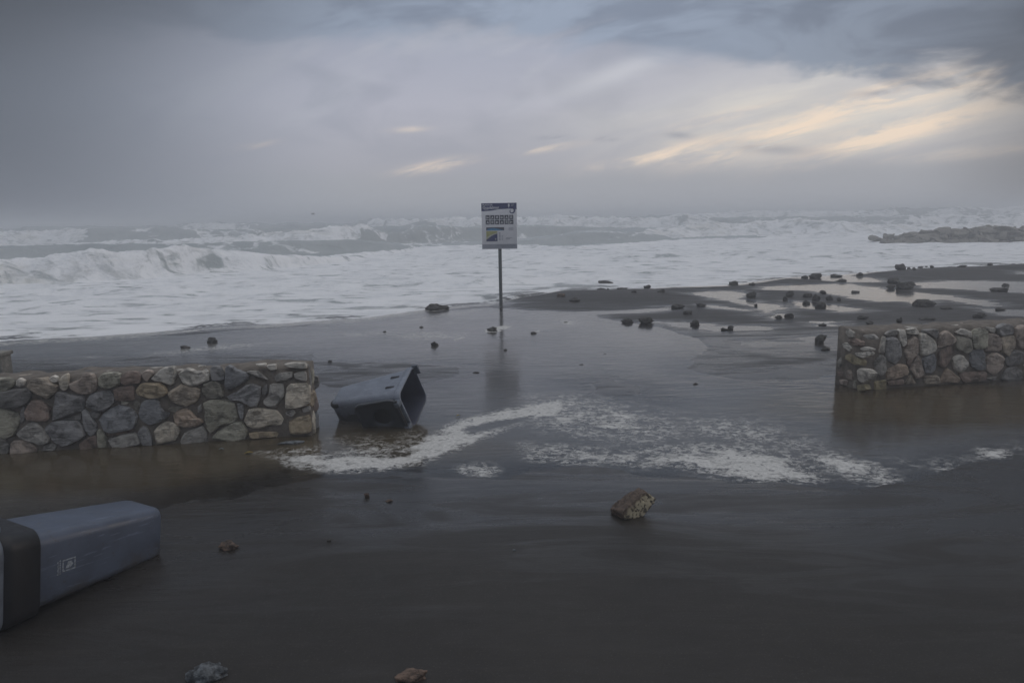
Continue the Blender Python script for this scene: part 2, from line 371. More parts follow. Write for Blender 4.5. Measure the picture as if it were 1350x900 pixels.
# tensor grid, fine near the camera
def axis(core0, core1, step, ends, grow):
    a = list(np.arange(core0, core1+1e-6, step)); s = step
    while a[-1] < ends[1]: s *= grow; a.append(a[-1]+s)
    s = step; b = [a[0]]
    while b[-1] > ends[0]: s *= grow; b.append(b[-1]-s)
    return np.array(b[::-1][:-1]+a)
gx = axis(-9, 14, .05, (-3500, 3500), 1.09)
gy = [2.6]; 
while gy[-1] < 34: gy.append(gy[-1]+max(.035, gy[-1]*.0045))
sstp = gy[-1]-gy[-2]
while gy[-1] < 90: sstp *= 1.05; gy.append(gy[-1]+sstp)
b = [2.6]; sstp = .035
while b[-1] > -60: sstp *= 1.12; b.append(b[-1]-sstp)
gy = np.array(b[::-1][:-1]+gy)
X, Y = np.meshgrid(gx, gy)
wm = water_mask(X.ravel(), Y.ravel()).reshape(X.shape); ss = shore_s(X, Y)
Z = sand_height(X, Y, wm, ss)
Z = Z - pool(X, Y)*.03*sstep(0, .3, wm)
sheen = sstep(-2.5, -.05, wm)*.85 + .2*sstep(-3., 0, ss)*sstep(8, 0, X)
sheen = np.clip(sheen*(.55+.9*fbm2(X*.5, Y*1.6, 4, 33)), 0, 1)
sheen = sheen*(1-.85*sstep(12, 15, Y)*sstep(-.5, 1.5, X)) + .75*sstep(-.28, 0, wm)*sstep(12, 15, Y)*sstep(-.5, 1.5, X)*sstep(-2, -3, -np.abs(ss)-0)*0 + .6*sstep(-.45, .05, wm)*sstep(12, 15, Y)*sstep(-.5, 1.5, X)
me = grid_mesh('beach_sand', X, Y, Z, {'sheen': sheen})
def sand_material():
    m, t = mat('wet_sand'); g = t.node('ShaderNodeNewGeometry').outputs['Position']
    sh0 = t.attr('sheen')
    lob = t.noise(t.scalev(g, (.55, 2.6, 1.), rad(24)), 1.0, 6, .6, 1.2)
    rdg = t.mapr(t.m('ABSOLUTE', t.sub(lob, .5)), .0, .05, 1., 0.)
    sh = t.m('ADD', t.mul(sh0, t.mapr(lob, .35, .6, .55, 1.15)), t.add(t.mul(rdg, .10), t.mul(t.mapr(lob, .48, .66), .22)), clamp=True)
    a = t.noise(g, .45, 5, .6); b = t.noise(g, 6, 6, .65); c = t.noise(g, 95, 3, .7)
    st = t.noise(t.scalev(g, (.7, 5., 1.), rad(18)), 2.2, 5, .6, .5)
    col = t.mix(t.mapr(a, .35, .65), (.0165, .0137, .0112), (.0250, .0210, .0172))
    col = t.mix(t.mul(t.mapr(st, .5, .7), .35), col, (.038, .0335, .0285))
    col = t.mix(t.mul(t.mapr(b, .52, .7), .35), col, (.018, .0168, .0155))
    col = t.mix(t.mul(t.mapr(c, .56, .72), .6), col, (.085, .08, .072))
    col = t.mix(t.mul(sh, .35), col, (.021, .0200, .0190))
    rg = t.add(t.mapr(sh, 0., 1., .60, .22), t.mul(t.sub(b, .5), .16))
    h = t.add(t.add(t.add(t.mul(b, .5), t.mul(c, .16)), t.mul(st, .7)), t.mul(lob, 1.6))
    principled(t, Base_Color=col, Roughness=rg, Specular_IOR_Level=t.mapr(sh, 0, 1, .36, .6), Normal=t.bump(h, .6, .010))
    M['wet_sand'] = m; return m
sand_material()
tag(link('beach_sand', me, M['wet_sand']), 'dark grey wet sand of the beach with shallow hollows', None, None, 'structure')

# ------------------------------------------------------------------ shallow water lying on the sand
FOAM = [  # (polygon px, density, soft edge m)
 ([(366, 602), (410, 597), (440, 602), (520, 599), (570, 574), (600, 556), (640, 546), (680, 536), (742, 527), (746, 536), (735, 548), (690, 556), (650, 572), (612, 588), (560, 610), (500, 620), (430, 622), (385, 613)], .98, .10),
 ([(725, 545), (760, 548), (765, 556), (735, 560)], .8, .1),
 ([(602, 614), (640, 609), (657, 620), (645, 628), (612, 624)], .80, .10),
 ([(520, 628), (560, 624), (590, 632), (560, 640)], .36, .25),
 ([(690, 520), (760, 515), (880, 540), (930, 575), (860, 590), (760, 580), (690, 560)], .50, .5),
 ([(690, 585), (790, 590), (840, 605), (760, 612), (700, 604)], .74, .25),
 ([(795, 603), (850, 590), (930, 583), (1000, 586), (1050, 600), (1078, 622), (1082, 633), (1010, 634), (950, 628), (880, 616), (820, 613)], .72, .25),
 ([(935, 606), (950, 598), (1000, 596), (1045, 606), (1082, 633), (1000, 636), (955, 626)], .96, .14),
 ([(1050, 598), (1110, 600), (1160, 612), (1182, 636), (1150, 637), (1100, 622)], .84, .2),
 ([(880, 545), (1000, 550), (1100, 590), (1160, 610), (1000, 590), (900, 580)], .50, .5),
 ([(1150, 600), (1240, 600), (1350, 578), (1400, 580), (1350, 604), (1275, 622), (1200, 622)], .40, .4),
 ([(1295, 592), (1330, 594), (1320, 604), (1290, 600)], .9, .1), ([(1240, 616), (1278, 618), (1270, 626), (1240, 622)], .85, .1),
 ([(430, 575), (520, 572), (570, 565), (560, 600), (450, 605)], .44, .4),
 ([(450, 590), (540, 583), (520, 600), (440, 604)], .62, .2),
 ([(340, 596), (420, 588), (440, 600), (370, 604)], .60, .2),
 ([(500, 441), (560, 436), (620, 438), (620, 446), (540, 449)], .50, .35), ([(440, 438), (540, 434), (540, 440), (450, 446)], .42, .3),
 ([(180, 466), (300, 452), (380, 450), (300, 462), (200, 472)], .46, .3), ([(-100, 478), (60, 472), (160, 467), (40, 484), (-100, 492)], .5, .3),
 ([(642, 433), (668, 428), (674, 431), (655, 438), (640, 438)], .95, .06), ([(597, 447), (612, 443), (613, 446), (600, 449)], .85, .05), ([(700, 437), (712, 435), (712, 438)], .8, .05),
 ([(520, 424), (560, 415), (640, 405), (640, 410), (560, 422)], .45, .3),
 ([(780, 508), (800, 502), (835, 510), (830, 518), (800, 516)], .60, .2),
 ([(1060, 424), (1098, 424), (1096, 430), (1074, 429)], .8, .08), ([(740, 422), (760, 424), (756, 428), (742, 427)], .75, .08),
]
def foam_density(X, Y):
    d = np.zeros(X.shape)
    for poly, den, w_ in FOAM:
        p = P2(poly); x0, y0 = p.min(0)-w_*2; x1, y1 = p.max(0)+w_*2
        k = (X > x0) & (X < x1) & (Y > y0) & (Y < y1)
        if k.any():
            s = sdist(p, X[k], Y[k]); d[k] = np.maximum(d[k], den*sstep(-w_*1.5-.05, w_*1.5+.06, s))
    # gap inside the big curl of foam
    p = P2([(606, 566), (640, 556), (690, 549), (712, 544), (690, 556), (650, 566), (620, 574)]); s = sdist(p, X, Y); d *= 1-.92*sstep(-.08, .10, s)
    return d
wx = axis(-9, 14, .035, (-60, 70), 1.15); wy = [3.6]
while wy[-1] < 32: wy.append(wy[-1]+max(.022, wy[-1]*.0038))
wy = np.array(wy)
X, Y = np.meshgrid(wx, wy)
s_ = shore_s(X, Y)
foam = foam_density(X.ravel(), Y.ravel()).reshape(X.shape)
foam = np.maximum(foam, .5*np.exp(-((s_+.35)/.35)**2)*sstep(4., -2, X))
Zw = np.zeros(X.shape) - .25*sstep(.15, .9, s_) + .0012*(fbm2(X*4, Y*9, 2, 91)-.5)
me = grid_mesh('shallow_water', X, Y, Zw, {'foam': foam, 'pool': pool(X, Y), 'deep': sstep(.0, .9, water_mask(X.ravel(), Y.ravel()).reshape(X.shape))})
def foam_nodes(t, g, dens):
    """lace of bubbles: 0..1 cover, thin at the edges"""
    dist = t.noise(g, 3.5, 5, .65, out=1)
    gv = t.node('ShaderNodeVectorMath', operation='MULTIPLY_ADD'); t.put(gv.inputs[0], dist); gv.inputs[1].default_value = (.35, .28, 0); t.put(gv.inputs[2], g)
    a = t.noise(t.scalev(gv.outputs[0], (1., 1.5, 1.), .2), 2.6, 9, .70, .4)
    b = t.noise(t.scalev(gv.outputs[0], (1., 1.4, 1.), .5, (5, 3, 0)), 7., 6, .65, .3)
    strand = t.mapr(t.m('ABSOLUTE', t.sub(b, .5)), .0, .055, 1., 0.)
    holes = t.mapr(t.noise(t.scalev(g, (1., 1.5, 1.), -.3, (9, 1, 0)), 11., 4, .6, .8), .55, .66)
    thr = t.sub(t.mul(dens, 1.8), 1.05)
    core = t.mapr(t.add(thr, t.mul(t.sub(a, .5), 3.6)), -.12, .30)
    lace = t.mul(t.mul(strand, t.mapr(dens, .12, .5)), t.mapr(t.add(a, t.mul(dens, .40)), .50, .68))
    fleck = t.mul(t.mapr(t.noise(t.scalev(g, (1., 1.3, 1.), .1, (2, 8, 0)), 11., 5, .60, .7), .515, .575), t.mul(t.mapr(dens, .12, .48), t.mapr(a, .36, .50)))
    fm = t.m('MAXIMUM', t.m('MAXIMUM', core, t.mul(lace, t.mapr(dens, .3, .8, .70, .85))), t.mul(fleck, .85))
    fm = t.mul(fm, t.sub(1., t.mul(holes, t.mapr(dens, .5, 1., .95, .55))))
    return fm, a
def water_material():
    m, t = mat('shallow_water'); g = t.node('ShaderNodeNewGeometry').outputs['Position']
    dens = t.attr('foam'); pl_ = t.attr('pool')
    fm, a = foam_nodes(t, g, dens)
    fm = t.mul(fm, t.mapr(dens, .02, .12))
    rip = t.noise(t.scalev(g, (.8, 3.2, 1.), rad(8)), 3.0, 4, .55, .6)
    rip2 = t.noise(t.scalev(g, (1., 2.2, 1.), rad(-25)), 13., 3, .5, .3)
    h = t.add(t.mul(rip, .8), t.mul(rip2, .16))
    gy_ = t.node('ShaderNodeSeparateXYZ'); t.put(gy_.inputs[0], g)
    amt = t.mul(t.mapr(t.noise(g, .6, 3, .5), .35, .7, .25, 1.), t.m('SUBTRACT', 1., t.mul(t.mapr(gy_.outputs[1], 10.5, 14.), t.mapr(gy_.outputs[0], .5, 3.5, .15, .85))))
    nrm = t.bump(t.mul(h, t.mul(amt, t.mapr(gy_.outputs[1], 6., 9., 1., 1.7))), .6, .012)
    fr = t.node('ShaderNodeFresnel'); fr.inputs[0].default_value = 1.45; t.put(fr.inputs[1], nrm)
    gl = t.node('ShaderNodeBsdfGlossy'); gl.inputs['Roughness'].default_value = .13; t.put(gl.inputs['Normal'], nrm); gl.inputs[0].default_value = (1, 1, 1, 1)
    tr = t.node('ShaderNodeBsdfTransparent'); tr.inputs[0].default_value = (.85, .82, .78, 1)
    mud = t.node('ShaderNodeBsdfDiffuse'); t.put(mud.inputs[0], t.mix(t.mapr(pl_, .05, .5), (.118, .112, .104), (.082, .066, .042)))
    under = t.node('ShaderNodeMixShader'); t.put(under.inputs[0], t.mul(t.attr('deep'), t.add(.55, t.mul(pl_, .35)))); t.l.new(tr.outputs[0], under.inputs[1]); t.l.new(mud.outputs[0], under.inputs[2])
    wtr = t.node('ShaderNodeMixShader'); t.put(wtr.inputs[0], fr.outputs[0]); t.l.new(under.outputs[0], wtr.inputs[1]); t.l.new(gl.outputs[0], wtr.inputs[2])
    fo = t.node('ShaderNodeBsdfPrincipled'); fo.inputs['Base Color'].default_value = (.46, .46, .45, 1); fo.inputs['Roughness'].default_value = .6
    fn = t.noise(g, 28, 6, .75); t.put(fo.inputs['Normal'], t.bump(t.add(fm, t.mul(fn, .25)), .5, .012))
    t.put(fo.inputs['Base Color'], t.mix(t.mapr(fn, .35, .65), (.42, .415, .395), (.70, .69, .66)))
    mxs = t.node('ShaderNodeMixShader'); t.put(mxs.inputs[0], t.mul(fm, .92)); t.l.new(wtr.outputs[0], mxs.inputs[1]); t.l.new(fo.outputs[0], mxs.inputs[2])
    t.l.new(mxs.outputs[0], t.out.inputs[0]); M['shallow_water'] = m
water_material()
tag(link('shallow_water', me, M['shallow_water']), 'thin sheet of sea water with foam lying over the sand between the walls', None, None, 'structure')

# ------------------------------------------------------------------ the sea with breakers
def curve(pts):
    """pts: (px x, px y of the foot, height m, broken 0..1)"""
    a = []
    for x, y, A, B in pts:
        p = at(x, y); a.append((p[0], p[1], A, B))
    a = np.array(a); return a[np.argsort(a[:, 0])]
def curveY(pts):   # (px x, distance Y, height, broken)
    a = np.array([((x-675)/FPX*yy, yy, A, B) for x, yy, A, B in pts]); return a[np.argsort(a[:, 0])]
BREAK = [
 (curveY([(-500, 24, .9, 1), (-100, 25.5, 1.0, 1), (0, 27, 1.05, 1), (100, 28.2, 1.1, 1), (180, 29.5, 1.15, 1), (240, 31, 1.38, 1), (275, 32, 1.1, .8), (330, 33, .62, .35), (400, 36, .35, .4), (470, 40, .25, .4), (560, 44, .0, .3)]), 1.0, 3.2),
 (curveY([(-400, 46, .8, .0), (0, 48, .85, .0), (100, 49, .9, .1), (330, 50, .95, 0), (450, 52, .95, 0), (520, 54, .5, .0), (600, 58, .3, 0), (690, 60, .5, 0), (770, 62, .95, .1), (850, 63, .9, .1), (900, 64, .3, 0)]), 1.5, 5.),
 (curveY([(-400, 60, .5, .3), (0, 58, .55, .2), (70, 57, .75, .9), (200, 56, .95, 1), (250, 56, 1.05, 1), (340, 56, 1.25, 1), (420, 57, 1.5, 1), (470, 58, 1.85, 1), (484, 58.5, 1.9, .5), (500, 60, 1.5, 0), (530, 62, 1.3, 0), (580, 66, 1.6, 0), (610, 69, 1.5, 0), (650, 72, 1.5, 0), (750, 78, 1.2, 0), (850, 80, 1., 0)]), 1.6, 6.),
 (curveY([(-400, 78, 1.5, 1), (0, 80, 1.6, 1), (80, 80, 1.65, 1), (100, 80, 1.8, .3), (190, 82, 1.75, 0), (300, 86, 1.55, .0), (500, 90, 1.6, 0), (570, 90, 2.1, 0), (592, 90, 2.45, 1), (640, 90, 2.45, 1), (700, 90, 2.3, 1), (780, 90, 2.15, 1), (850, 90, 2.3, 1), (900, 90, 2.35, .8), (950, 92, 2.1, .3), (1100, 94, 1.6, .4), (1250, 96, 1.6, .6), (1400, 96, 1.5, .6)]), 2.2, 8.),
 (curveY([(820, 66, .3, .3), (880, 66, .9, 1), (930, 67, 1.25, 1), (1000, 68, 1.35, 1), (1060, 68, 1.55, 1), (1100, 68, 1.3, 1), (1150, 68, .9, 1), (1250, 70, .8, 1), (1400, 72, .8, .8)]), 1.6, 5.),
 (curveY([(-600, 128, 1.8, .2), (100, 128, 2.0, .1), (290, 130, 2.3, .8), (330, 130, 2.2, .8), (345, 130, 1.9, 0), (480, 128, 2.2, .1), (500, 128, 2.6, 1), (545, 128, 2.55, 1), (560, 128, 2.1, 0), (700, 126, 2.5, .8), (760, 126, 2.7, .8), (800, 126, 2.3, .2), (980, 126, 2.5, .9), (1080, 126, 2.4, .8), (1250, 130, 2.3, .4), (1350, 130, 2.4, .7), (1500, 130, 2., .5)]), 3., 10.),
]
CARPET = curveY([(-600, 31, 0, 0), (0, 31, 0, 0), (240, 34, 0, 0), (330, 43, 0, 0), (450, 44, 0, 0), (520, 49, 0, 0), (560, 56, 0, 0), (640, 58, 0, 0), (690, 56, 0, 0), (760, 52, 0, 0), (820, 56, 0, 0), (900, 64, 0, 0), (1100, 66, 0, 0), (1400, 68, 0, 0)])
rows = [10.5]
while rows[-1] < 3300: rows.append(rows[-1]*(1.0058 if rows[-1] < 150 else 1.03))
rows = np.array(rows); us = np.linspace(-1.45, 1.45, 900)
Y, U = np.meshgrid(rows, us, indexing='ij'); X = U*(Y+8)
s_ = shore_s(X, Y)
jag = (fbm2(X*.12, Y*.05, 3, 41)-.5)
Zs = .028*sstep(-.02, .5, s_) - .30*sstep(0., -.5, s_)
fo = np.zeros(X.shape); bub = np.zeros(X.shape)
for k, (cv, wf, wb) in enumerate(BREAK):
    x_ = X + (fbm2(Y*.0+X*.25, Y*0, 2, 50+k)-.5)*2
    y0 = np.interp(x_, cv[:, 0], cv[:, 1]) + (fbm2(X*.18, X*0+k*7., 3, 60+k)-.5)*3.0*(wf/1.5)
    A = np.interp(x_, cv[:, 0], cv[:, 2]); B = np.interp(x_+(fbm2(X*.35, Y*.6, 4, 220+k)-.5)*9*(wf/1.6), cv[:, 0], cv[:, 3])
    A = A*np.where((x_ < cv[0, 0]-8) | (x_ > cv[-1, 0]+8), .55, 1.)
    A = A*(.86+.28*fbm2(X*.35, Y*0+3.*k, 3, 70+k))
    t = Y-y0; wfk = wf*(1+.6*B)
    prof = np.where(t < wfk, sstep(0, wfk, t)**1.2, np.exp(-((t-wfk)/wb)**2))
    roil = (fbm2(X*1.1, Y*1.5, 4, 80+k, .6)-.5)
    hh = A*prof*(1+B*roil*.55*sstep(0, wfk*.5, t)*sstep(wfk+wb, wfk, t)) + B*roil*.35*sstep(-1.5, 0, t)*sstep(wfk*.6, 0, t)*A
    Zs = np.maximum(Zs, 0)*0 + Zs + hh
    f = B*sstep(-1.6, -.2, t)*sstep(wfk+2.2*(1+B)+jag*2, wfk*.6, t)
    f = np.maximum(f, .9*sstep(.25, .7, B)*sstep(wfk+7, wfk, t)*sstep(-2, 0, t))
    f = f*(A > .05)
    f = f*.93; fo = np.maximum(fo, f); bub = np.maximum(bub, f*B)
    lip = .55*np.exp(-((t-wfk*1.0)/.35)**2)*(fbm2(X*.5, Y*0., 3, 90+k) > .53)*sstep(.4, .8, A)
    fo = np.maximum(fo, lip)
cy = np.interp(X, CARPET[:, 0], CARPET[:, 1]) + (fbm2(X*.22, Y*0, 3, 101)-.5)*6 + jag*3
carp = sstep(0.6, -.4, Y-cy)
Zs += .22*np.exp(-((Y-cy+.4)/.7)**2)*sstep(36, 42, cy)
fo = np.maximum(fo, carp*.97)
# lace on the falling face right of the first breaker
xw = (X/Y)*FPX+675
fo = np.where((carp > .5) & (Y > 27), fo - .24*np.exp(-(((xw-285)/75)**2+((Y-32.)/4.)**2)), fo)
fo = np.where((carp > .5), fo - .30*np.exp(-(((xw-770)/90)**2+((Y-50.)/7.)**2)), fo)
fo = np.where((carp > .5), fo - .25*np.exp(-(((xw-620)/60)**2+((Y-48.)/6.)**2)), fo)
# thin foam and churned-up water near the edge
fo = fo - .42*np.exp(-((s_-.85)/.60)**2)*sstep(.35, .62, fbm2(X*.55, Y*.3, 4, 55)) - .22*sstep(4.2, 1., s_)*sstep(.40, .62, fbm2(X*.5, Y*1.1, 4, 56))
fo = np.where(s_ < .3, fo*.75, fo)
fo = np.maximum(fo, .80*np.exp(-((s_-.10)/.08)**2))
for q, (y_, am_, xa, xb) in enumerate(((19.5, .10, -14, 3), (23.5, .15, -20, 6), (27., .16, -2, 12), (33., .22, 2, 26), (38., .25, -8, 30))):
    yy = y_ + (fbm2(X*.14, X*0+q, 3, 240+q)-.5)*4 + .05*X
    en = sstep(xa, xa+4, X)*sstep(xb, xb-4, X)*(.5+fbm2(X*.3, X*0+q, 3, 250+q))
    rdg_ = np.exp(-np.abs((Y-yy)/np.where(Y < yy, .35, 1.5))**1.6)*en
    Zs += am_*rdg_; fo = fo - .16*en*np.exp(-((Y-yy+1.1)/.7)**2) + .06*rdg_
# chop everywhere, growing swell further out
Zs += (fbm2(X*.8, Y*1.6, 4, 31)-.5)*.20*sstep(.6, 5, s_) + (fbm2(X*2.2, Y*3, 3, 32, .6)-.5)*.12*bub
sw = sstep(40, 150, Y)
cr_ = 0
for i, (wl, an, am) in enumerate(((31, .06, .5), (19, -.12, .32), (12, .2, .2), (7.3, -.05, .13))):
    ph = 2*math.pi*(Y*math.cos(an)+X*math.sin(an))/wl + 2.2*fbm2(X*.02, Y*.03, 3, 120+i)*3
    cr_ = cr_ + am*(1-np.abs(np.sin(ph/2))*1.6+.3)*(.4+1.1*fbm2(X*.025, Y*.04, 2, 140+i))
Zs += sw*cr_*.85 * np.where(Y > 400, np.clip(1.6-Y/1000, .35, 1), 1)
ridge = fbm2(X*.03, Y*.10, 3, 160)
fo = np.maximum(fo, sw*.85*sstep(.62, .95, cr_+ridge*.4-.15)*sstep(.45, .6, fbm2(X*.06, Y*.16, 4, 171)))
fo = np.where(bub > .3, fo-.24*sstep(.48, .74, fbm2(X*.9, Y*1.3, 4, 211)), fo)
fo = np.maximum(fo, .50*sstep(.44, .66, fbm2(X*.13, Y*.45, 4, 212))*sstep(34, 46, Y))
fo = np.clip(fo, 0, 1.15)
me = grid_mesh('sea', X, Y, Zs, {'foam': fo, 'bub': bub, 'thin': np.exp(-np.clip(s_, 0, 50)/.9)})
def sea_material():
    m, t = mat('sea'); g = t.node('ShaderNodeNewGeometry').outputs['Position']
    dens = t.attr('foam'); bub = t.attr('bub')
    gs = t.scalev(g, (.42, .62, .8), .06)
    dist = t.noise(gs, 2.0, 4, .6, out=1)
    gv = t.node('ShaderNodeVectorMath', operation='MULTIPLY_ADD'); t.put(gv.inputs[0], dist); gv.inputs[1].default_value = (.5, .35, 0); t.put(gv.inputs[2], gs)
    a = t.noise(gv.outputs[0], 1.4, 8, .66, .4)
    big = t.noise(t.scalev(g, (.07, .2, 1), 0), 1.0, 4, .6, .5)
    vo = t.node('ShaderNodeTexVoronoi', feature='DISTANCE_TO_EDGE'); t.put(vo.inputs['Vector'], gv.outputs[0]); vo.inputs['Scale'].default_value = 1.5
    v = t.add(t.add(t.mul(t.sub(a, .5), 1.8), t.mapr(vo.outputs['Distance'], 0, .25, .2, -.12)), t.mul(t.sub(big, .5), .9))
    fm = t.mul(t.mapr(t.add(t.sub(t.mul(dens, 2.2), 1.25), v), -.15, .30), t.mapr(dens, .03, .15))
    fine = t.noise(t.scalev(g, (1, 1.6, 1), 0), 6., 6, .7)
    fleck = t.mapr(t.noise(t.scalev(g, (.42, 1.5, .5), .03), 1.6, 6, .62, .6), .52, .66)
    fm = t.mul(fm, t.sub(1., t.mul(fleck, .88)))
    col = t.mix(t.mapr(a, .3, .7), (.34, .375, .38), (.42, .45, .45))
    sandy = t.mapr(t.noise(t.scalev(g, (.3, .3, 1), 0, (4, 9, 0)), 1., 3, .6), .5, .75)
    fcol = t.mix(t.mapr(t.add(a, t.mul(t.sub(fine, .5), .6)), .30, .56), (.76, .78, .80), (.93, .94, .95))
    mot = t.mapr(t.noise(t.scalev(g, (.8, .8, 1.3), 0, (1, 2, 3)), 1.3, 6, .65, .7), .48, .66)
    fcol = t.mix(t.mul(mot, t.mul(bub, .65)), fcol, (.40, .42, .41))
    fcol = t.mix(t.mul(sandy, t.mul(bub, .5)), fcol, (.55, .54, .47))
    h = t.add(t.mul(a, .5), t.mul(fine, .18))
    col = t.mix(t.attr('thin'), col, (.06, .058, .055))
    p = principled(t, Base_Color=t.mix(fm, col, fcol), Roughness=t.mapr(fm, 0, 1, .16, .75), Normal=t.bump(h, .9, .30))
    p.inputs['IOR'].default_value = 1.33
    t.put(p.inputs['Specular IOR Level'], t.mapr(fm, 0, 1, .5, .2))
    M['sea'] = m
sea_material()
tag(link('sea', me, M['sea']), 'rough grey sea with rows of breaking white waves', None, None, 'structure')

# ------------------------------------------------------------------ rubble stone walls
def chaikin(p, n=1):
    for _ in range(n):
        q = np.roll(p, -1, 0); p = np.stack([p*.90+q*.10, p*.10+q*.90], 1).reshape(-1, 2)
    return p
def shrink(p, k): c = p.mean(0); return c+(p-c)*k
def stone_mesh(poly, seed, bulge=1.):
    """poly in wall coordinates (u, v); stone bulges along -y (outwards). returns mesh + centre"""
    c = poly.mean(0); p = chaikin((poly-c)*1.075, 1)
    # orientation counter-clockwise seen from the front
    ar = np.sum(p[:, 0]*np.roll(p[:, 1], -1)-np.roll(p[:, 0], -1)*p[:, 1])
    if ar < 0: p = p[::-1]
    # resample
    d = np.r_[0, np.cumsum(np.linalg.norm(np.roll(p, -1, 0)-p, axis=1))]; n = 17; pp = np.vstack([p, p[:1]])
    tt = np.linspace(0, d[-1], n, endpoint=False); p = np.stack([np.interp(tt, d, pp[:, 0]), np.interp(tt, d, pp[:, 1])], 1)
    size = math.sqrt(abs(ar)/2); rg = random.Random(seed); tx, ty = rg.uniform(-.16, .16), rg.uniform(-.16, .10)
    out = min(.046, .016+.12*size)*bulge
    V, Fc = [], []
    for k, (sc, dep) in enumerate(((1., -.05), (1.0, .35), (.955, .80), (.80, .95), (.42, 1.0))):
        for i in range(n):
            q = p[i]*sc
            nz = vnoise3(np.array([[q[0]*14+seed, q[1]*14, k*.7]]), seed)[0]-.5
            dd = (dep if k else -.9)*out + (nz*.55*out + (q[0]*tx+q[1]*ty)*.8 if k >= 2 else 0)
            r = 1+nz*.10*(k in (0, 1, 2))
            V.append((q[0]*r, -dd, q[1]*r))
    V.append((0, -(1.08*out), 0))
    for k in range(4):
        for i in range(n):
            j = (i+1) % n; Fc.append((k*n+i, k*n+j, (k+1)*n+j, (k+1)*n+i))
    for i in range(n): Fc.append((4*n+i, 4*n+(i+1) % n, 5*n))
    Fc.append(tuple(reversed(range(n))))
    return mesh('stone', V, Fc), c
def conv(pts, x0, y0, s): return [(x0+a/s, y0+b/s) for a, b in pts]
PAL = {'gb': (.255, .250, .248), 'bl': (.205, .208, .215), 'dg': (.185, .177, .168), 'g': (.30, .285, .26), 'lg': (.50, .47, .415), 'w': (.60, .56, .49), 'be': (.50, .445, .36),
       'tan': (.38, .32, .25), 'red': (.26, .195, .16), 'pk': (.37, .305, .255), 'oc': (.38, .305, .205), 'ye': (.29, .245, .145), 'gg': (.33, .315, .25), 'ol': (.24, .225, .185), 'dr': (.18, .135, .11), 'or': (.37, .285, .215)}
A_ = lambda c, *p: (c, conv(p, 0, 460, 6.0)); B_ = lambda c, *p: (c, conv(p, 130, 460, 6.427)); C_ = lambda c, *p: (c, conv(p, 270, 460, 6.427)); D_ = lambda c, *p: (c, conv(p, 1080, 410, 5.0))
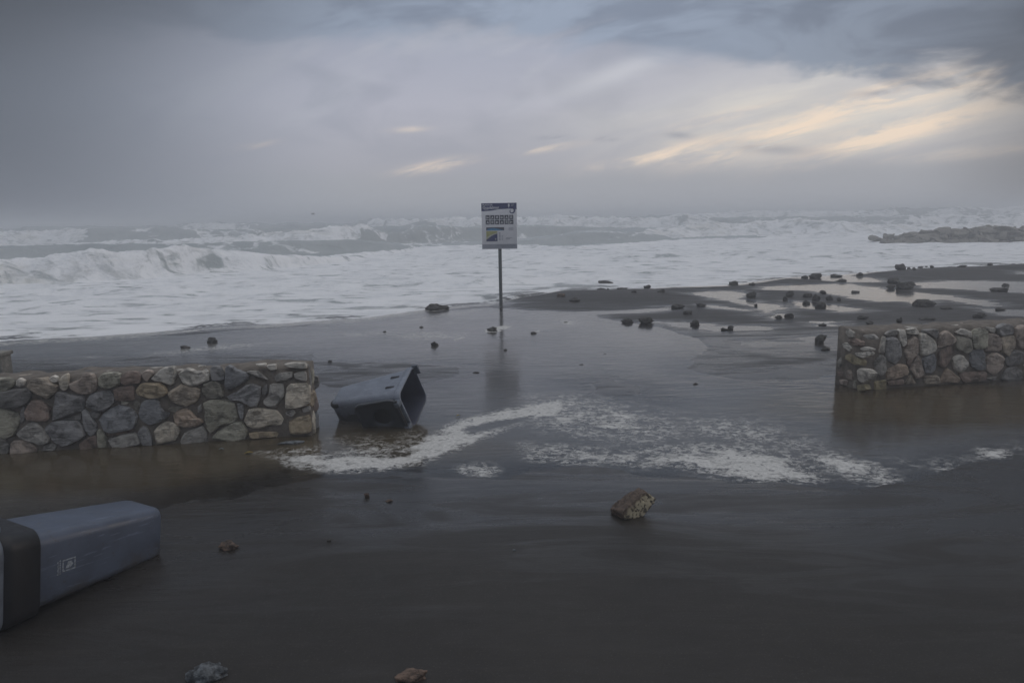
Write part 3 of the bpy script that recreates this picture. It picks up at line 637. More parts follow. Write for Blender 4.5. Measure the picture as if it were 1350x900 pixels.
LEFT = [A_('gg', (-60, 240), (0, 235), (70, 235), (115, 265), (105, 295), (50, 330), (0, 335), (-70, 330)), A_('w', (130, 250), (150, 232), (190, 250), (188, 290), (155, 302), (125, 290)),
 A_('tan', (215, 295), (265, 230), (290, 240), (360, 230), (400, 265), (460, 300), (440, 350), (370, 392), (300, 360), (240, 325)), A_('w', (390, 235), (420, 210), (455, 225), (458, 262), (410, 262)),
 A_('be', (470, 240), (500, 205), (535, 195), (542, 310), (500, 325), (475, 300)), A_('pk', (555, 270), (640, 240), (660, 195), (720, 200), (770, 280), (750, 335), (690, 350), (620, 350), (570, 320)),
 A_('dg', (-60, 350), (30, 335), (130, 315), (215, 320), (240, 350), (235, 410), (110, 465), (0, 460), (-60, 430)), A_('red', (200, 490), (240, 415), (290, 405), (340, 410), (395, 470), (390, 560), (210, 560)),
 A_('gb', (460, 335), (560, 370), (665, 370), (660, 480), (520, 535), (415, 565), (430, 470)), A_('gg', (-80, 470), (60, 475), (160, 520), (150, 590), (100, 690), (0, 692), (-80, 680)),
 A_('g', (140, 665), (210, 600), (270, 575), (340, 635), (400, 720), (330, 755), (250, 730), (150, 690)), A_('gb', (345, 630), (420, 580), (540, 565), (610, 570), (680, 670), (620, 715), (520, 760), (460, 750)),
 A_('gb', (650, 490), (680, 480), (730, 550), (770, 610), (760, 660), (720, 685), (680, 640), (655, 560)), A_('g', (-50, 700), (40, 705), (70, 760), (60, 830), (-50, 830)), A_('pk', (90, 735), (120, 722), (220, 725), (290, 790), (280, 830), (90, 835)),
 A_('g', (350, 765), (410, 740), (450, 760), (430, 800), (350, 800)), A_('dr', (635, 740), (700, 700), (760, 680), (775, 800), (640, 810)), A_('dg', (165, 490), (195, 450), (200, 560), (165, 590)), A_('dg', (480, 560), (640, 515), (640, 560), (560, 560)),
 B_('gg', (-10, 680), (30, 690), (70, 760), (70, 840), (-5, 840)), B_('gg', (0, 240), (35, 210), (165, 205), (185, 240), (180, 310), (40, 335), (0, 305)), B_('red', (190, 240), (230, 195), (320, 195), (355, 250), (345, 285), (220, 298), (195, 275)),
 B_('pk', (365, 205), (400, 180), (450, 185), (460, 210), (405, 275), (370, 235)), B_('lg', (450, 250), (530, 170), (640, 150), (650, 230), (625, 310), (550, 280), (455, 265)),
 B_('w', (685, 205), (760, 165), (820, 195), (880, 195), (900, 170), (950, 255), (840, 300), (770, 315), (715, 280)),
 B_('gb', (-100, 440), (-60, 380), (0, 365), (90, 355), (135, 400), (130, 450), (50, 520), (-10, 530), (-60, 495), (-95, 490)), B_('dr', (130, 335), (295, 310), (305, 430), (250, 435), (145, 435)),
 B_('oc', (315, 350), (370, 295), (520, 290), (585, 360), (540, 400), (420, 420), (340, 395)), B_('tan', (595, 370), (690, 305), (850, 335), (858, 385), (820, 450), (730, 485), (620, 440), (592, 410)),
 B_('bl', (15, 590), (60, 530), (180, 475), (290, 510), (325, 570), (295, 670), (80, 705), (35, 680)), B_('bl', (350, 540), (375, 445), (430, 430), (510, 435), (520, 490), (555, 530), (610, 550), (540, 600), (430, 640), (365, 600)),
 B_('or', (640, 540), (740, 505), (780, 525), (830, 585), (880, 590), (890, 625), (830, 650), (660, 650), (650, 610)), B_('be', (475, 690), (510, 650), (580, 615), (650, 635), (690, 690), (650, 770), (500, 800), (490, 750)),
 B_('g', (80, 765), (200, 725), (315, 710), (355, 800), (200, 840), (120, 830)), B_('gb', (330, 710), (370, 660), (410, 665), (455, 760), (455, 820), (375, 820)), B_('g', (700, 770), (740, 700), (840, 670), (880, 645), (915, 720), (915, 810), (700, 810)),
 B_('ol', (300, 455), (340, 430), (358, 470), (320, 520)), B_('ol', (585, 505), (630, 490), (700, 500), (645, 545)), B_('g', (840, 490), (870, 465), (880, 520), (840, 540)), B_('dr', (80, 715), (200, 690), (290, 680), (300, 700), (200, 718), (100, 745)),
 B_('ol', (190, 440), (260, 450), (240, 470), (195, 470)), B_('dg', (-70, 540), (-40, 505), (10, 515), (15, 550), (-20, 590), (-60, 575)),
 C_('gb', (45, 165), (70, 150), (125, 150), (165, 220), (160, 262), (65, 262)), C_('bl', (180, 140), (215, 140), (270, 185), (365, 210), (370, 255), (260, 320), (200, 338), (170, 330)), C_('g', (355, 190), (450, 190), (540, 260), (440, 232)),
 C_('w', (430, 130), (520, 122), (515, 142), (450, 148)), C_('lg', (525, 140), (600, 130), (605, 175), (560, 180), (530, 160)), C_('g', (590, 235), (620, 210), (735, 195), (740, 235), (690, 262), (600, 275)),
 C_('lg', (680, 130), (740, 118), (855, 120), (858, 165), (790, 165), (690, 150)), C_('g', (755, 210), (850, 185), (865, 275), (760, 245)), C_('ol', (-10, 290), (90, 275), (125, 295), (165, 400), (90, 412), (20, 415), (-20, 370)),
 C_('gb', (190, 400), (280, 360), (370, 300), (470, 315), (465, 400), (445, 485), (390, 490), (320, 440), (210, 430)), C_('dg', (480, 345), (525, 295), (535, 350), (510, 400), (485, 390)),
 C_('g', (555, 300), (660, 300), (670, 390), (600, 490), (545, 480), (490, 440), (540, 400)), C_('be', (700, 320), (730, 300), (860, 295), (885, 330), (885, 460), (800, 485), (690, 500), (685, 420)),
 C_('gg', (0, 450), (60, 435), (210, 435), (240, 450), (275, 600), (130, 650), (60, 700), (30, 695), (10, 590)), C_('gb', (275, 460), (330, 480), (325, 580), (310, 600), (285, 540)),
 C_('be', (345, 600), (380, 510), (430, 500), (600, 520), (660, 590), (640, 640), (530, 645), (430, 670), (360, 640)), C_('gg', (60, 755), (120, 695), (210, 640), (300, 610), (360, 690), (350, 760), (200, 775)),
 C_('oc', (380, 710), (480, 700), (620, 705), (610, 745), (390, 755)), C_('g', (685, 540), (750, 515), (770, 540), (740, 575), (690, 560)), C_('oc', (720, 610), (780, 580), (890, 560), (900, 700), (730, 715), (715, 660)),
 C_('g', (820, 510), (890, 480), (895, 525), (830, 538))]
REND = [D_('lg', (170, 140), (190, 118), (228, 140), (225, 170), (195, 175)), D_('red', (185, 190), (240, 180), (275, 200), (270, 230), (210, 225)), D_('g', (285, 160), (340, 152), (375, 185), (320, 185)),
 D_('lg', (155, 215), (175, 205), (210, 245), (195, 265), (160, 240)), D_('lg', (265, 245), (300, 235), (352, 250), (345, 262), (280, 262)), D_('w', (240, 275), (330, 265), (342, 285), (290, 308), (250, 295)),
 D_('ye', (175, 290), (200, 282), (290, 330), (280, 360), (230, 350), (175, 315)), D_('w', (245, 390), (275, 378), (320, 385), (355, 415), (340, 450), (290, 472), (250, 455)), D_('lg', (120, 330), (140, 300), (145, 350), (125, 370)),
 D_('pk', (170, 400), (200, 385), (215, 420), (210, 455), (180, 445)), D_('dr', (120, 395), (150, 400), (155, 445), (125, 430)), D_('pk', (135, 450), (180, 455), (175, 490), (140, 480)), D_('ye', (245, 490), (300, 480), (320, 520), (250, 530)), D_('ol', (220, 460), (240, 460), (240, 510), (222, 505))]
RIGHT = [D_('g', (440, 150), (480, 128), (520, 125), (515, 155), (450, 165)), D_('ye', (365, 465), (440, 450), (440, 510), (365, 520)), D_('lg', (525, 125), (570, 125), (575, 215), (550, 235), (530, 200)), D_('lg', (585, 120), (640, 112), (665, 150), (590, 152)),
 D_('lg', (392, 270), (420, 170), (438, 165), (430, 280)), D_('gb', (440, 180), (500, 170), (530, 210), (545, 290), (510, 345), (440, 320)), D_('g', (365, 330), (400, 290), (435, 300), (438, 390), (400, 430), (370, 400)),
 D_('pk', (560, 260), (590, 195), (625, 165), (650, 190), (650, 280), (590, 330), (570, 310)), D_('lg', (665, 150), (700, 150), (765, 205), (762, 265), (670, 298)), D_('pk', (780, 235), (795, 160), (840, 128), (900, 190), (880, 215), (785, 243)),
 D_('or', (445, 390), (520, 348), (575, 360), (583, 410), (540, 435), (450, 455)), D_('pk', (595, 380), (640, 300), (665, 300), (690, 430), (630, 440)), D_('bl', (680, 310), (765, 280), (768, 380), (740, 408), (690, 405)),
 D_('dr', (785, 270), (885, 220), (885, 290), (820, 370), (785, 360)), D_('lg', (875, 310), (920, 288), (945, 295), (985, 345), (940, 412), (890, 385)), D_('tan', (565, 480), (600, 418), (640, 478)),
 D_('tan', (690, 430), (780, 422), (795, 478), (695, 480)), D_('or', (795, 470), (840, 372), (920, 440), (918, 470)), D_('lg', (905, 140), (950, 115), (1000, 135), (1000, 175), (960, 165), (915, 150)),
 D_('ol', (905, 165), (985, 178), (1000, 200), (1000, 260), (960, 278), (905, 250)), D_('gg', (1010, 130), (1060, 115), (1105, 130), (1095, 235), (1015, 248)), D_('lg', (1110, 105), (1160, 112), (1160, 145), (1110, 130)),
 D_('gb', (1175, 105), (1230, 84), (1280, 95), (1282, 150), (1190, 165)), D_('pk', (1110, 150), (1150, 150), (1195, 180), (1190, 255), (1095, 270)), D_('tan', (1200, 170), (1290, 165), (1290, 230), (1240, 290), (1205, 280)),
 D_('pk', (1300, 110), (1400, 90), (1400, 260), (1320, 240), (1295, 180)), D_('bl', (995, 260), (1080, 255), (1085, 375), (1040, 390), (995, 360)), D_('pk', (1105, 300), (1160, 270), (1205, 305), (1200, 370), (1150, 420), (1105, 390)),
 D_('dg', (1220, 310), (1290, 255), (1340, 270), (1330, 340), (1240, 365)), D_('dg', (1200, 440), (1230, 380), (1290, 365), (1335, 400), (1330, 450), (1200, 455)), D_('dr', (930, 405), (1090, 395), (1090, 450), (950, 470)),
 D_('pk', (1350, 350), (1400, 345), (1400, 440), (1350, 440)), D_('g', (1100, 440), (1180, 430), (1150, 460)), D_('dr', (450, 460), (550, 445), (560, 480), (455, 490)), D_('dg', (680, 140), (690, 125), (780, 120), (790, 150), (770, 180), (720, 145)),
 D_('dr', (590, 285), (630, 295), (600, 360), (575, 345))]
def plane_hit(x, y, p0, n):
    o = np.array([0, 0, CAMH]); d = ray(x, y); t = ((p0-o) @ n)/(d @ n); return o+d*t
def build_wall(name, label, pA, pB, H, T, sets, ext, seed, batter=.0):
    """pA -> pB is the foot of the front face, left to right; front faces the camera"""
    pA = np.array([pA[0], pA[1], 0.]); pB = np.array([pB[0], pB[1], 0.]); L = np.linalg.norm(pB-pA); U = (pB-pA)/L
    N = np.array([U[1], -U[0], 0.])        # outwards
    ang = math.atan2(U[1], U[0])
    root = empty(name, tuple(pA), (0, 0, ang)); tag(root, label, 'wall', 'rubble stone walls either side of the beach gap')
    u0, u1 = ext
    # mortar core: closed displaced box, built as a loop of cross sections
    nu = int((u1-u0)/.06); V, Fc = [], []
    prof = [(0, -.25), (0, 0.), (0, H*.33), (0, H*.66), (0.012, H-.02), (.04, H+.004), (T*.33, H+.012), (T*.66, H+.008), (T-.04, H+.0), (T, H-.03), (T, H*.5), (T, -.25)]
    m = len(prof)
    for i in range(nu+1):
        u = u0+(u1-u0)*i/nu
        for j, (yy, zz) in enumerate(prof):
            nz = vnoise2(np.array([u*5.]), np.array([j*1.9+seed]), seed)[0]-.5; n2_ = vnoise2(np.array([u*17.]), np.array([j*3.1]), seed+5)[0]-.5
            top = 1 if zz > H*.9 else 0
            V.append((u, yy-(.010 if 0 < j < 4 else 0)+(nz*.012+n2_*.008), zz+top*(nz*.05+n2_*.022)))
    for i in range(nu):
        for j in range(m-1): Fc.append((i*m+j, (i+1)*m+j, (i+1)*m+j+1, i*m+j+1))
    Fc.append(tuple(range(m))); Fc.append(tuple(nu*m+j for j in reversed(range(m))))
    link('mortar_core', mesh('mortar_core', V, Fc), M['mortar'], root)
    rg = random.Random(seed); stones = []
    for face, lst in sets:
        for colr, pts in lst:
            q = []
            for x, y in pts:
                if face == 'front':
                    h = plane_hit(x, y, pA+N*.02, N); q.append((float((h-pA) @ U), float(h[2])))
                else:
                    h = plane_hit(x, y, pA+U*(u0-.02), -U); q.append((float((h-pA) @ -N), float(h[2])))
            stones.append((face, colr, np.array(q)))
    def place(face, colr, q, me_c=None, sd=0):
        me_, c = me_c or stone_mesh(q, sd)
        o = bpy.data.objects.new('stone', me_); COL.objects.link(o)
        if not me_.materials:
            me_.materials.append(M['stone'])
        o.parent = root
        if face == 'front': o.location = (c[0], -.004, c[1])
        elif face == 'end': o.location = (u0+.004, c[0], c[1]); o.rotation_euler = (0, 0, rad(-90))
        elif face == 'end_r': o.location = (u1-.026, c[0], c[1]); o.rotation_euler = (0, 0, rad(90))
        elif face == 'back': o.location = (c[0], T-.004, c[1]*.88); o.rotation_euler = (0, 0, rad(180))
        base = PAL[colr]; k = rg.uniform(.95, 1.28); o.color = (base[0]*k, base[1]*k, base[2]*k, 1)
        return o, (me_, c)
    made = []
    for i, (face, colr, q) in enumerate(stones):
        if face == 'end': q = q*np.array([-1, 1])      # seen from outside, depth runs the other way
        if face == 'front' and (q[:, 0].max() > u1+.05 or q[:, 0].min() < u0-.02): q[:, 0] = np.clip(q[:, 0], u0+.01, u1-.01)
        mc = stone_mesh(q, seed*100+i)
        if face == 'end':
            mc = (mc[0], (-mc[1][0], mc[1][1]))
        o, mc = place(face, colr, q, mc); made.append((face, colr, mc))
    fr = [(c_, mc) for f_, c_, mc in made if f_ == 'front']
    us_ = [mc[1][0] for _, mc in fr]; lo, hi = min(us_), max(us_)
    span = hi-lo+.25
    for k in (-2, -1, 1, 2):                           # the wall goes on in the same masonry
        for colr, (me_, c) in fr:
            u = c[0]+k*span
            if u0+.12 < u < u1-.12 and (u < lo-.1 or u > hi+.1): place('front', colr, None, (me_, (u, c[1])))
    for k in (-2, -1, 0, 1, 2):                        # far side
        for colr, (me_, c) in fr:
            u = u0+u1-(c[0]+k*span)
            if u0+.12 < u < u1-.12 and lo-.13 <= u0+u1-u-k*span <= hi+.13: place('back', colr, None, (me_, (u, c[1])))
    return root, pA, U, N, fr, place
pa, pb = at(0, 597)[:2], at(412, 573)[:2]
dirL = (pb-pa)/np.linalg.norm(pb-pa); LL = float(np.linalg.norm(pb-pa))
wallL, pA, U, N, frL, placeL = build_wall('stone_wall', 'rubble stone wall on the left ending beside the tipped bin', pa, pb, .755, .42, [('front', LEFT)], (-3.2, LL), 3)
# stones showing on the free end of the left wall
for i, (mi, cy_, cz_) in enumerate(((12, .10, .62), (20, .28, .58), (27, .12, .36), (7, .30, .30), (32, .14, .12), (25, .31, .08))):
    placeL('end_r', frL[mi % len(frL)][0], None, (frL[mi % len(frL)][1][0], (cy_, cz_)))
# stones bedded in the top of the left wall
def top_stone(root, u, y, z, r, colr, seed):
    rs = random.Random(seed); n = 10
    poly = np.array([(math.cos(a/n*6.283)*r*rs.uniform(.75, 1.25)*1.4, math.sin(a/n*6.283)*r*rs.uniform(.75, 1.2)) for a in range(n)])
    me_, c = stone_mesh(poly, seed); o = link('stone', me_, M['stone'], root, smooth=False); o.location = (u, y, z-.012); o.rotation_euler = (rad(-90), 0, 0); o.scale = (1, .55, 1)
    b_ = PAL[colr]; o.color = (*b_, 1)
rt = random.Random(8)
for i in range(26):
    u = -3+i*.235+rt.uniform(-.05, .05)
    if u < LL-.15: top_stone(wallL, u, rt.uniform(.10, .34), .752, rt.uniform(.035, .075), rt.choice(['lg', 'w', 'g', 'tan', 'dg', 'pk']), 900+i)
pa2, pb2 = at(1131, 514)[:2], at(1350, 499)[:2]
wallR, pA2, U2, N2, frR, placeR = build_wall('stone_wall', 'rubble stone wall on the right standing in brown water', pa2, pb2, .76, .46, [('front', RIGHT), ('end', REND)], (-.0, 5.8), 5)
for i in range(24):
    top_stone(wallR, .15+i*.235+rt.uniform(-.05, .05), rt.uniform(.10, .38), .757, rt.uniform(.035, .07), rt.choice(['lg', 'tan', 'g', 'pk', 'dg']), 950+i)

# concrete stub behind the far left end of the left wall
pp = at(-2, 500)
st = empty('concrete_post', (pp[0]-.05, pp[1]+.15, 0)); tag(st, 'weathered pale post just behind the wall at the left edge of the photo', 'post')
link('post_shaft', box_mesh('post_shaft', -.16, .10, -.11, .11, -.3, .34, .015), M['post'], st)
link('post_cap', box_mesh('post_cap', -.19, .12, -.14, .14, .342, .40, .01), M['post'], st)

# ------------------------------------------------------------------ wheeled bins
def rrect(wd, dp, r, n=6):
    pts = []
    for cx, cy, a0 in ((wd/2-r, dp/2-r, 0), (-wd/2+r, dp/2-r, 90), (-wd/2+r, -dp/2+r, 180), (wd/2-r, -dp/2+r, 270)):
        for i in range(n+1):
            a = rad(a0+90*i/n); pts.append((cx+r*math.cos(a), cy+r*math.sin(a)))
    return pts
def loft(secs, cap0=True, cap1=True, n=6):
    V, Fc = [], []; m = 4*(n+1)
    for wd, dp, r, z in secs: V += [(x, y, z) for x, y in rrect(wd, dp, r, n)]
    for k in range(len(secs)-1):
        for i in range(m):
            j = (i+1) % m; Fc.append((k*m+i, k*m+j, (k+1)*m+j, (k+1)*m+i))
    if cap0: Fc.append(tuple(reversed(range(m))))
    if cap1: Fc.append(tuple((len(secs)-1)*m+i for i in range(m)))
    return V, Fc
def rotzyz(a, b_, c):
    return Matrix.Rotation(a, 3, 'Z') @ Matrix.Rotation(b_, 3, 'Y') @ Matrix.Rotation(c, 3, 'Z')
BH = .86
def bin_common(root, zs=1., lighter=False, bs=1.):
    V, Fc = loft([(.30, .34, .05, .0), (.345, .385, .06, .012), (.362, .402, .06, .04), (.375, .418, .065, .12), (.44, .49, .075, .55), (.468, .525, .08, .79), (.47, .527, .08, .80), (.50, .556, .085, .805), (.506, .562, .085, .82), (.506, .562, .085, .862), (.498, .554, .083, .872), (.468, .524, .075, .872), (.458, .514, .075, .862), (.42, .47, .07, .50), (.345, .385, .06, .05), (.33, .37, .05, .035)], True, True)
    V = [(x*(bs+(1-bs)*min(1, max(0, z)/.79)), y*(bs+(1-bs)*min(1, max(0, z)/.79)), z*zs) for x, y, z in V]
    o = link('body', mesh('body', V, Fc), None, root)
    for mm in (M['bin_lighter' if lighter else 'bin_near'], M['bin_inside']): o.data.materials.append(mm)
    m = 28
    for k, p in enumerate(o.data.polygons):
        ring = k//m
        if 11 <= ring <= 14 or k == len(o.data.polygons)-1: p.material_index = 1
    # wheels on an axle at the back edge of the base
    for sx in (-1, 1):
        vv, ff = [], []; n = 20
        for (r, x) in ((.03, -.022), (.062, -.024), (.075, -.018), (.078, 0), (.075, .018), (.062, .024), (.03, .022)):
            for i in range(n): a = 6.2832*i/n; vv.append((x, r*math.cos(a), r*math.sin(a)))
        for k in range(6):
            for i in range(n): j = (i+1) % n; ff.append((k*n+i, k*n+j, (k+1)*n+j, (k+1)*n+i))
        ff.append(tuple(reversed(range(n)))); ff.append(tuple(6*n+i for i in range(n)))
        wh = link('wheel', mesh('wheel', vv, ff), M['rubber'], root); wh.location = (sx*.115, .115, .058)
    link('axle', box_mesh('axle', -.12, .12, .125, .145, .035, .055, .004), M['rubber'], root)
    return o

# bin near the left edge, lying on its side with the lid shut
R1 = rotzyz(4.223, 1.431, math.pi)
bin1 = empty('wheelie_bin', (-2.625, 4.541, .146)); bin1.rotation_mode = 'QUATERNION'; bin1.rotation_quaternion = R1.to_quaternion()
tag(bin1, 'blue grey wheelie bin lying shut with a black collar at the left edge', 'bin', 'wheelie bins washed over by the sea')
bin_common(bin1, 1.16)
V, Fc = loft([(.508, .566, .09, .835), (.525, .585, .09, .843), (.545, .605, .09, .98), (.55, .61, .09, 1.035), (.50, .56, .08, 1.04)], False, True)
link('collar', mesh('collar', V, Fc), M['bin_dark'], bin1)
V, Fc = loft([(.50, .56, .08, 1.01), (.555, .615, .095, 1.042), (.562, .622, .095, 1.065), (.55, .61, .095, 1.10), (.49, .54, .10, 1.13), (.34, .38, .10, 1.147)], True, True)
lid = link('lid', mesh('lid', V, Fc), M['bin_plastic'], bin1)
g_ = link('lid_grip', box_mesh('lid_grip', -.03, .02, -.07, .07, -.045, .045, .010), M['bin_plastic'], bin1); g_.location = (.285, -.10, 1.03)
hb = link('hinge_bar', box_mesh('hinge_bar', -.20, .20, -.018, .018, -.018, .018, .008), M['bin_plastic'], bin1); hb.location = (0, .325, 1.02)

# overturned bin in the water between the walls, lid folded back
R2 = rotzyz(-.286, 1.413, 3.583)
bin2 = empty('wheelie_bin', (-2.023, 7.767, .148)); bin2.rotation_mode = 'QUATERNION'; bin2.rotation_quaternion = R2.to_quaternion()
tag(bin2, 'open blue grey wheelie bin tipped over in brown water with its lid folded back', 'bin', 'wheelie bins washed over by the sea')
bin_common(bin2, 1.09, True, .85)
def open_lid():
    n = 32; wd, dp, hr = .50, .50, .095
    V, Fc = [], []
    def outl(w_, d_, r_):
        pts = []
        pr = rrect(w_, d_, r_, 8)
        P = np.array(pr+[pr[0]]); dd = np.r_[0, np.cumsum(np.linalg.norm(np.diff(P, axis=0), axis=1))]
        ang = [2*math.pi*i/n for i in range(n)]; A_n = np.unwrap(np.arctan2(P[:, 1], P[:, 0]));
        for a in ang:
            aa = a
            while aa < A_n[0]: aa += 2*math.pi
            pts.append((np.interp(aa, A_n, P[:, 0]), np.interp(aa, A_n, P[:, 1])))
        return pts
    o1, o2 = outl(wd, dp, .07), outl(wd-.02, dp-.02, .06)
    rings = []
    hole = [(hr*math.cos(2*math.pi*i/n), hr*math.sin(2*math.pi*i/n)) for i in range(n)]
    dome = lambda x, y: -.03*(1-(x/.25)**2)*(1-(y/.25)**2)
    rings.append([(x*1.0, y*1.0, dome(x, y)-.008) for x, y in hole])
    rings.append([(x*1.6, y*1.6, dome(x*1.6, y*1.6)-.008) for x, y in hole])
    rings.append([(x*.85, y*.85, dome(x*.85, y*.85)-.008) for x, y in o1])
    rings.append([(x, y, -.008) for x, y in o1])
    rings.append([(x*1.01, y*1.01, .026) for x, y in o1])
    rings.append([(x*1.0, y*1.0, .028) for x, y in o2])
    rings.append([(x, y, 0.) for x, y in o2])
    rings.append([(x*.82, y*.82, dome(x*.85, y*.85)) for x, y in o2])
    rings.append([(x*1.6, y*1.6, dome(x*1.6, y*1.6)) for x, y in hole])
    rings.append([(x, y, dome(x, y)) for x, y in hole])
    for r_ in rings: V += r_
    R_ = len(rings)
    for k in range(R_):
        for i in range(n):
            j = (i+1) % n; k2 = (k+1) % R_; Fc.append((k*n+i, k*n+j, k2*n+j, k2*n+i))
    return mesh('lid', V, Fc)
# local axes of the bin: +y is the hinge side, +z towards the mouth
lid2 = link('lid', open_lid(), M['lid_dark'], bin2)
lid2.location = (0, .345, .675); lid2.rotation_euler = (rad(-90+5), 0, 0)
fl = link('hole_shade_disc', mesh('hole_shade_disc', [(.10*math.cos(a*math.pi/10), .10*math.sin(a*math.pi/10), z) for z in (-.052, -.048) for a in range(20)], [tuple(range(20)), tuple(range(39, 19, -1))]+[(i, 20+i, 20+(i+1) % 20, (i+1) % 20) for i in range(20)]), M['rubber'], lid2, smooth=False)  # dark disc added behind the lid hole to stand for its shaded depth
for sx in (-.17, .17):
    h_ = link('hinge_lug', box_mesh('hinge_lug', -.03, .03, -.045, .04, -.03, .03, .008), M['bin_plastic'], bin2); h_.location = (sx, .315, .925)
h_ = link('hinge_rod', box_mesh('hinge_rod', -.22, .22, -.012, .012, -.012, .012, .005), M['bin_dark'], bin2); h_.location = (0, .335, .925)
for sy in (-.10, .08):     # grip slots moulded below the rim
    q = link('grip_slot', box_mesh('grip_slot', -.006, .006, -.016, .016, -.055, .055, .005), M['bin_dark'], bin2); q.location = (.226, sy, .77)
q = link('rim_tab', box_mesh('rim_tab', -.06, .06, -.014, .014, -.03, .05, .01), M['bin_plastic'], bin2); q.location = (.19, -.262, .955)
# printed mark on the near bin
def flat(name, pts, mat_, parent, th=.002):
    n = len(pts); V = [(x, 0, y) for x, y in pts]+[(x, -th, y) for x, y in pts]
    Fc = [tuple(range(n)), tuple(reversed(range(n, 2*n)))]+[(i, (i+1) % n, n+(i+1) % n, n+i) for i in range(n)]
    me_ = mesh(name, V, Fc); bm = bmesh.new(); bm.from_mesh(me_); bmesh.ops.recalc_face_normals(bm, faces=bm.faces[:]); bm.to_mesh(me_); bm.free()
    return link(name, me_, mat_, parent, smooth=False)
def join_flat(name, polys, mat_, parent, th=.002):
    V, Fc = [], []
    for pts in polys:
        b0 = len(V); n = len(pts); V += [(x, 0, y) for x, y in pts]+[(x, -th, y) for x, y in pts]
        Fc += [tuple(b0+i for i in range(n)), tuple(b0+n+i for i in reversed(range(n)))]+[(b0+i, b0+(i+1) % n, b0+n+(i+1) % n, b0+n+i) for i in range(n)]
    me_ = mesh(name, V, Fc); bm = bmesh.new(); bm.from_mesh(me_); bmesh.ops.recalc_face_normals(bm, faces=bm.faces[:]); bm.to_mesh(me_); bm.free()
    return link(name, me_, mat_, parent, smooth=False)
def rect(x0, y0, x1, y1): return [(x0, y0), (x1, y0), (x1, y1), (x0, y1)]
def text_mesh(name, s, size, mat_, parent, loc, rot=(rad(90), 0, 0), bold=0.):
    cu = bpy.data.curves.new(name, 'FONT'); cu.body = s; cu.size = size; cu.extrude = .0008; cu.offset = bold; cu.resolution_u = 3
    ob = bpy.data.objects.new(name, cu); me_ = bpy.data.meshes.new_from_object(ob); bpy.data.objects.remove(ob)
    o = link(name, me_, mat_, parent, smooth=False); o.location = loc; o.rotation_euler = rot; return o

# ------------------------------------------------------------------ beach information sign
sb = at(660.5, 402)
sign = empty('beach_sign', (sb[0], sb[1], 0), (0, 0, rad(-2))); tag(sign, 'white and navy beach information sign on a grey post at the water edge', 'sign')
k = CAMH/112.
PW, z0s, z1s = .925, CAMH-(327.5-290.0)*k, CAMH+(290.0-268.3)*k
V, Fc = [], []; n = 16
for z in (-.5, z1s-.06):
    for i in range(n): a = 6.2832*i/n; V.append((.046*math.cos(a), .046*math.sin(a), z))
for i in range(n): Fc.append((i, (i+1) % n, n+(i+1) % n, n+i))
Fc.append(tuple(n+i for i in range(n)))
link('post', mesh('post', V, Fc), M['pole_metal'], sign)
pnl = link('panel', box_mesh('panel', -PW/2, PW/2, -.085, -.055, z0s, z1s, .006), M['panel_white'], sign)
for zz in (z0s+.25, z1s-.25): link('bracket', box_mesh('bracket', -.30, .30, -.054, -.040, zz-.025, zz+.025, .003), M['pole_metal'], sign)
PHh = z1s-z0s
def pc(u, v): return (-PW/2+u*PW, z0s+v*PHh)
def onp(name, polys, mt, lift, parent=None):
    o = join_flat(name, [[pc(*q) for q in p] for p in polys], M[mt], sign, .002); o.location = (0, -.0855-lift, 0); return o
onp('header_band', [[(.0, .998), (.0, .825), (.12, .825), (.3, .84), (.5, .865), (.75, .872), (.93, .87), (.998, .852), (.998, .998)]], 'panel_navy', .0)
sp_ = []   # curl hanging from the header
cs, ce = (.855, .80), None
pts_o, pts_i = [], []
for i in range(19):
    a = rad(75-i*17); r = .105-.0042*i; wv = .052*(1-i/24)
    pts_o.append((.85+(r+wv*.5)*math.cos(a)*1., .825+(r+wv*.5)*math.sin(a)*.72)); pts_i.append((.85+(r-wv*.5)*math.cos(a), .825+(r-wv*.5)*math.sin(a)*.72))
sp_ = [[pts_o[i], pts_o[i+1], pts_i[i+1], pts_i[i]] for i in range(18)]
onp('wave_emblem', sp_, 'panel_navy', .003)
onp('crest_mark', [rect(.755, .925, .80, .975), rect(.765, .895, .79, .918)], 'panel_white', .003)
onp('logo_lines', [rect(.845, .955, .93, .968), rect(.845, .93, .90, .94)], 'panel_grey', .003)
for rrow, vy in enumerate((.690, .585)):
    for c_ in range(6):
        u = .115+c_*.134; uu, vv = u+.057, vy
        onp('pictogram', [rect(u, vy-.047, u+.114, vy+.047)], 'panel_ink', .001)
        gl_ = [rect(uu-.03, vv-.03, uu-.012, vv+.02), rect(uu-.008, vv-.012, uu+.032, vv+.006)] if (c_+rrow) % 3 == 0 else ([[(uu-.032, vv-.028), (uu+.004, vv+.028), (uu+.032, vv-.028), (uu+.014, vv-.028), (uu+.002, vv-.002), (uu-.014, vv-.028)]] if (c_+rrow) % 3 == 1 else [rect(uu-.028, vv+.01, uu+.028, vv+.024), rect(uu-.022, vv-.026, uu-.006, vv+.004), rect(uu+.008, vv-.026, uu+.024, vv+.004)])
        onp('glyph', gl_, 'panel_white', .0035)
onp('blue_strip', [rect(.125, .405, .635, .475)], 'panel_ink', .001)
onp('blue_photo', [[(.15, .408), (.15, .44), (.32, .462), (.62, .412), (.62, .408)]], 'panel_blue', .0035)
onp('map_land', [rect(.125, .17, .44, .39)], 'panel_yellow', .001)
onp('map_road', [[(.125, .225), (.125, .25), (.25, .31), (.44, .365), (.44, .345), (.27, .285)]], 'panel_sand', .0055)
onp('map_sea', [[(.125, .172), (.125, .20), (.25, .275), (.35, .315), (.44, .335), (.44, .172)]], 'panel_navy', .0033)
